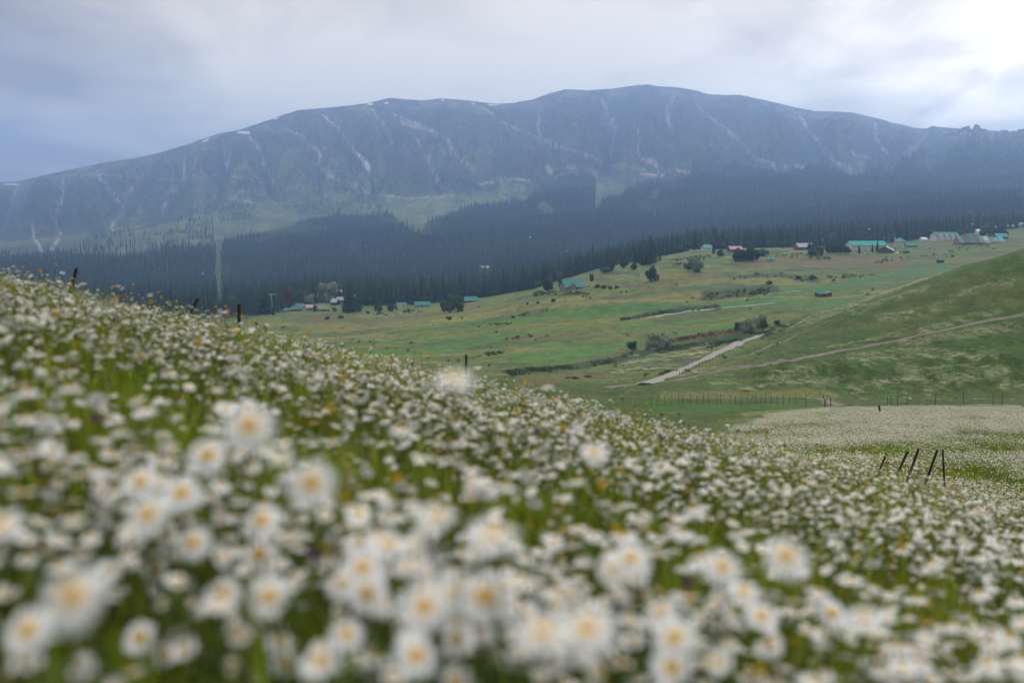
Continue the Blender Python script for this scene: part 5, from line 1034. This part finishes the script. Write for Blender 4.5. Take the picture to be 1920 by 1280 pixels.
it = [(1663, 764, .05), (1671, 764, 0), (1683, 765, -.03), (1700, 764, .1), (1754, 764, 0), (1807, 766, 0), (1862, 766, 0), (1878, 766, .08)]; wire_fence('wire_fence', it, 131, 'sparse wire fence along the top edge of the lower flower field', 2.0)
it = [(1274 + 6.2 * i, 703.5 - 2.75 * i, 0) for i in range(13)]; wire_fence('guard_rail', it, 215, 'dark guard rail with short posts along the lower side of the gravel road', 1.25, pr=.07, wires=(.6, 1.1), cat='railing')
# white utility posts along the meadow
for i, (px, py) in enumerate([(1155, 527), (1201, 523), (1246, 521), (1287, 516), (1328, 508), (1369, 501), (1415, 495), (1459, 489), (1481, 489), (1498, 489), (1537, 487), (1580, 484), (1033, 527), (1721, 484), (1776, 480)]):
    p = ground(px, py, 560, 1300); hh = 12 / F * p[1]; m = MB(); m.tube([(0, 0, -.3), (0, 0, hh)], [.13, .10], 6); t = empty('utility_post', p, 0, 'thin pale pole on the meadow, ' + ['first from the left, below the knoll cluster', 'left of the lone round tree', 'right of the lone round tree', 'below the dark fir clump', 'below the silvery willow', 'left of the wide round clump', 'below the wide round clump', 'right of the teal tent', 'second right of the teal tent', 'short one right of the teal tent', 'below the red house', 'below the hedge like row', 'left of the lone house', 'below the small teal roofed house', 'rightmost, left of the kiosk'][i], 'pole', None)
    m.build('pole', M_pale, t); m = MB(); m.box(-.5, .5, -.06, .06, hh - .5, hh - .38); m.build('crossarm', M_pale, t)
# masts with white heads, and the cable car pylon
for i, (px, top, base, Y_) in enumerate([(1630, 429, 452, 1250), (1823, 420, 436, 1450)]):
    p = onland(px, Y_); hh = (HZ - top) / F * Y_ - p[2]; t = empty('mast', p, 0, ['tall thin mast with small white head above the long turquoise roof', 'mast with a double white head above the striped lodge'][i], 'mast'); m = MB(); m.tube([(0, 0, -.5), (0, 0, hh)], [.3, .15], 6); m.build('pole', M_iron, t)
    for s in (-1, 1): m = MB(); m.box(s * .7 - .5, s * .7 + .5, -.5, .3, hh - .9, hh + .4); m.build('lamp_head', M_cw, t)
p = onland(508, 1050); t = empty('cable_pylon', p, 0, 'pale lattice pylon of the cable car at the foot of the cleared lane', 'pylon')
for sx in (-1, 1):
    for sy in (-1, 1): m = MB(); m.tube([(sx * 2.2, sy * 2.2, -1), (sx * .5, sy * .5, 20)], [.16, .1], 4); m.build('leg', M_pale, t)
m = MB()
for k in range(8):
    z0, z1 = k * 2.5, k * 2.5 + 2.5; w0, w1 = 2.2 - 1.7 * z0 / 20, 2.2 - 1.7 * z1 / 20
    for s in (-1, 1): m.tube([(-w0, s * w0, z0), (w1, s * w1, z1)], .05, 3, False); m.tube([(s * w0, w0, z0), (s * w1, -w1, z1)], .05, 3, False)
m.build('bracing', M_pale, t); m = MB(); m.box(-6, 6, -.4, .4, 20, 20.6); m.build('crossarm', M_pale, t)
for i, (px, py, Y_) in enumerate([(994, 445, 2400), (380, 513, 1900), (1064, 470, 2200)]):   # gondola cabins above the wood
    o = empty('gondola_cabin', ((px - 960) / F * Y_, Y_, (HZ - py) / F * Y_), 0, ['white cable car cabin hanging over the middle of the wood', 'white cable car cabin low over the dark wood on the left', 'faint white cable car cabin above the wood left of the knoll'][i], 'cable car')
    m = MB(); V = []; n = 10
    for z, r in ((-1.6, .8), (-1.1, 1.5), (.2, 1.6), (1.0, 1.3), (1.3, .7)): V += [(math.cos(2 * pi * k / n) * r, math.sin(2 * pi * k / n) * r, z) for k in range(n)]
    m.add(V, [(j * n + k, j * n + (k + 1) % n, (j + 1) * n + (k + 1) % n, (j + 1) * n + k) for j in range(4) for k in range(n)] + [tuple(range(n))[::-1], tuple(4 * n + k for k in range(n))]); m.build('cabin', M_cw, o)
    m = MB(); m.tube([(0, 0, 1.3), (0, 0, 3.6)], .12, 5); m.build('hanger', M_iron, o); m = MB(); m.tube([(0, -60, 6.4), (0, 0, 3.6), (0, 60, 8.0)], .05, 4); m.build('cable', M_iron, o)

def skinned(name, joints, edges, mat, parent=None, sub=2):
    """one continuous body grown round a skeleton: joints (x, y, z, radius)"""
    me = bpy.data.meshes.new(name); me.from_pydata([j[:3] for j in joints], edges, []); o = obj(name, me, None, parent)
    sk = o.modifiers.new('skin', 'SKIN'); me.skin_vertices[0].data[0].use_root = True
    for i, j in enumerate(joints): r = j[3] if hasattr(j[3], '__len__') else (j[3], j[3]); me.skin_vertices[0].data[i].radius = r
    sk.use_smooth_shade = True; s = o.modifiers.new('sub', 'SUBSURF'); s.levels = sub; s.render_levels = sub
    me.materials.append(mat); return o
M_dcl = paint('dark_clothes', (.018, .018, .022), .3, 5); M_lcl = paint('light_clothes', (.60, .58, .55), .15, 5); M_skin = paint('skin', (.34, .19, .13), .1, 5, .6); M_hair = paint('black_hair', (.012, .010, .010), .2, 20)
def person(px, py, y0, label, rz, top, legs, stride=.22, gown=False):
    p = ground(px, py, y0, 900); t = empty('person', p, R(rz), label, 'person')
    J = [(0, 0, .95, (.16, .12)), (0, 0, 1.15, (.145, .11)), (0, .01, 1.38, (.19, .12)), (0, 0, 1.50, .06), (0, 0, 1.56, .055), (0, -.01, 1.66, (.085, .10)), (0, -.01, 1.74, .07),
         (-.10, 0, .88, .10), (-.11, -stride * .5, .48, .065), (-.11, -stride, .09, .045), (-.11, -stride - .14, .04, .035), (.10, 0, .88, .10), (.11, stride * .35, .48, .065), (.11, stride, .10, .045), (.11, stride - .14, .04, .035),
         (-.22, 0, 1.42, .06), (-.26, .08, 1.15, .042), (-.26, .02, .90, .032), (-.26, -.02, .82, .03), (.22, 0, 1.42, .06), (.26, -.06, 1.15, .042), (.26, -.16, .92, .032), (.26, -.2, .85, .03)]
    E = [(0, 1), (1, 2), (2, 3), (3, 4), (4, 5), (5, 6), (0, 7), (7, 8), (8, 9), (9, 10), (0, 11), (11, 12), (12, 13), (13, 14), (2, 15), (15, 16), (16, 17), (17, 18), (2, 19), (19, 20), (20, 21), (21, 22)]
    skinned('body', J, E, legs, t)
    m = MB(); n = 12; V = []
    for z, a, b_ in ((.62 if gown else .80, .21, .17), (1.0, .185, .15), (1.2, .19, .14), (1.40, .225, .14), (1.49, .11, .09)): V += [(math.cos(2 * pi * k / n) * a, math.sin(2 * pi * k / n) * b_, z) for k in range(n)]
    m.add(V, [(j * n + k, j * n + (k + 1) % n, (j + 1) * n + (k + 1) % n, (j + 1) * n + k) for j in range(4) for k in range(n)] + [tuple(4 * n + k for k in range(n))]); m.build('coat', top, t, True)
    m = MB(); V = []
    for z, a in ((1.60, .095), (1.68, .108), (1.76, .09), (1.80, .04)): V += [(math.cos(2 * pi * k / n) * a, math.sin(2 * pi * k / n) * a + .02, z) for k in range(n)]
    m.add(V, [(j * n + k, j * n + (k + 1) % n, (j + 1) * n + (k + 1) % n, (j + 1) * n + k) for j in range(3) for k in range(n)] + [tuple(3 * n + k for k in range(n))]); m.build('hair', M_hair, t, True)
    m = MB(); V = []
    for z, a in ((1.56, .05), (1.60, .078), (1.68, .088), (1.73, .07)): V += [(math.cos(2 * pi * k / n) * a * .85, math.sin(2 * pi * k / n) * a - .035, z) for k in range(n)]
    m.add(V, [(j * n + k, j * n + (k + 1) % n, (j + 1) * n + (k + 1) % n, (j + 1) * n + k) for j in range(3) for k in range(n)]); m.build('face', M_skin, t, True)
    return t
person(1458, 649, 280, 'person in dark clothes walking up the narrow footpath on the hill', -60, M_dcl, M_dcl)
person(1547, 569, 400, 'person in a long pale gown standing where the hill meets the valley', 20, M_lcl, M_lcl, .05, True)
M_horse = paint('brown_coat', (.045, .026, .018), .3, 3)
def horse(px, py, y0, label, rz, graze):
    p = ground(px, py, y0, 900); t = empty('horse', p, R(rz), label, 'horse')
    neck = [(1.0, 0, 1.28, (.17, .24)), (1.35, 0, 1.05, (.11, .16)), (1.62, 0, .62, (.09, .12)), (1.72, 0, .36, (.10, .11)), (1.74, 0, .12, .055)] if graze else [(1.0, 0, 1.35, (.17, .24)), (1.25, 0, 1.62, (.11, .17)), (1.45, 0, 1.85, (.09, .12)), (1.62, 0, 1.78, (.09, .10)), (1.85, 0, 1.58, .055)]
    J = [(0, 0, 1.15, (.29, .30)), (.45, 0, 1.16, (.29, .31)), (.8, 0, 1.2, (.24, .29)), (-.4, 0, 1.2, (.28, .28)), (-.7, 0, 1.2, (.22, .24))] + neck
    E = [(0, 1), (1, 2), (0, 3), (3, 4), (2, 5), (5, 6), (6, 7), (7, 8), (8, 9)]
    for x, s in ((.72, -1), (.68, 1)): k = len(J); J += [(x, s * .16, .95, .13), (x + .03, s * .17, .55, .065), (x, s * .17, .14, .045), (x + .04, s * .17, .04, .06)]; E += [(2, k), (k, k + 1), (k + 1, k + 2), (k + 2, k + 3)]
    for x, s in ((-.62, -1), (-.68, 1)): k = len(J); J += [(x, s * .16, .98, .16), (x + .12, s * .17, .74, .09), (x - .12, s * .17, .46, .06), (x - .04, s * .17, .13, .045), (x, s * .17, .04, .06)]; E += [(4, k), (k, k + 1), (k + 1, k + 2), (k + 2, k + 3), (k + 3, k + 4)]
    skinned('body', J, E, M_horse, t)
    m = MB(); m.tube([(-.9, 0, 1.3), (-1.05, 0, 1.1), (-1.02, 0, .6), (-.98, 0, .45)], [.05, .09, .08, .02], 7); m.build('tail', M_hair, t, True)
    hx, hz = (1.6, .68) if graze else (1.46, 1.97)
    for s in (-1, 1): m = MB(); m.tube([(hx, s * .07, hz - .08), (hx - .02, s * .08, hz + .08)], [.04, .008], 5); m.build('ear', M_horse, t)
    m = MB(); a, b_ = (neck[0], neck[2]); m.tube([(a[0] - .05, 0, a[2] + .22), ((a[0] + b_[0]) / 2, 0, (a[2] + b_[2]) / 2 + .17), (b_[0], 0, b_[2] + .1)], [.05, .06, .02], 6); m.build('mane', M_hair, t, True)
horse(1331, 656, 260, 'dark brown horse grazing left of the gravel road, left one of two', 185, True); horse(1340, 654, 262, 'dark brown horse with its head up left of the gravel road, right one', 8, False)
# dark timber culverts / logs by the track
for i, (px, py, s) in enumerate([(1073, 711, 1.0), (1101, 707, .7), (1205, 722, .8)]):
    p = ground(px, py, 190, 500); t = empty('log_pile', p, R(20 * i), ['heap of dark logs and stones at the crest left of the track', 'small dark stump with branches beside the log heap', 'dark timber culvert where the track meets the gravel road'][i], ['log pile', 'stump', 'culvert'][i])
    for k in range(7): a = random.uniform(-.5, .5); x, y, z = random.uniform(-1.6, 1.6) * s, random.uniform(-.5, .5), random.uniform(.1, .7) * s; m = MB(); m.tube([(x - math.cos(a) * s, y - math.sin(a) * s, z), (x + math.cos(a) * s, y + math.sin(a) * s, z + random.uniform(-.1, .3))], [.20 * s, .16 * s], 7); m.build('log', M_post if k % 3 else M_darkw, t)
# pale stones
def rock(px, py, y0, s, label, mt):
    p = ground(px, py, y0, 1500); g = random.Random(int(px)); bm = bmesh.new(); bmesh.ops.create_icosphere(bm, subdivisions=2, radius=s)
    for v in bm.verts: v.co *= g.uniform(.8, 1.15); v.co.z *= .65; v.co.x *= 1.3
    me = bpy.data.meshes.new('stone'); bm.to_mesh(me); bm.free(); me.materials.append(mt); o = obj('stone', me, None, None, p + np.array([0, 0, s * .3])); tag(o, label, 'stone')
M_rock = paint('pale_stone', (.45, .44, .42), .25, 3)
rock(1705, 749, 150, .5, 'white stone at the mouth of the flower drifts on the right', M_rock); rock(1413, 524, 500, .9, 'pale stone on the meadow below the wide round clump', M_rock); rock(1028, 664, 300, .4, 'small pale stone on the bright green strip', M_rock); rock(1509, 776, 120, .35, 'pale stone beside the end of the wire fence', M_rock)
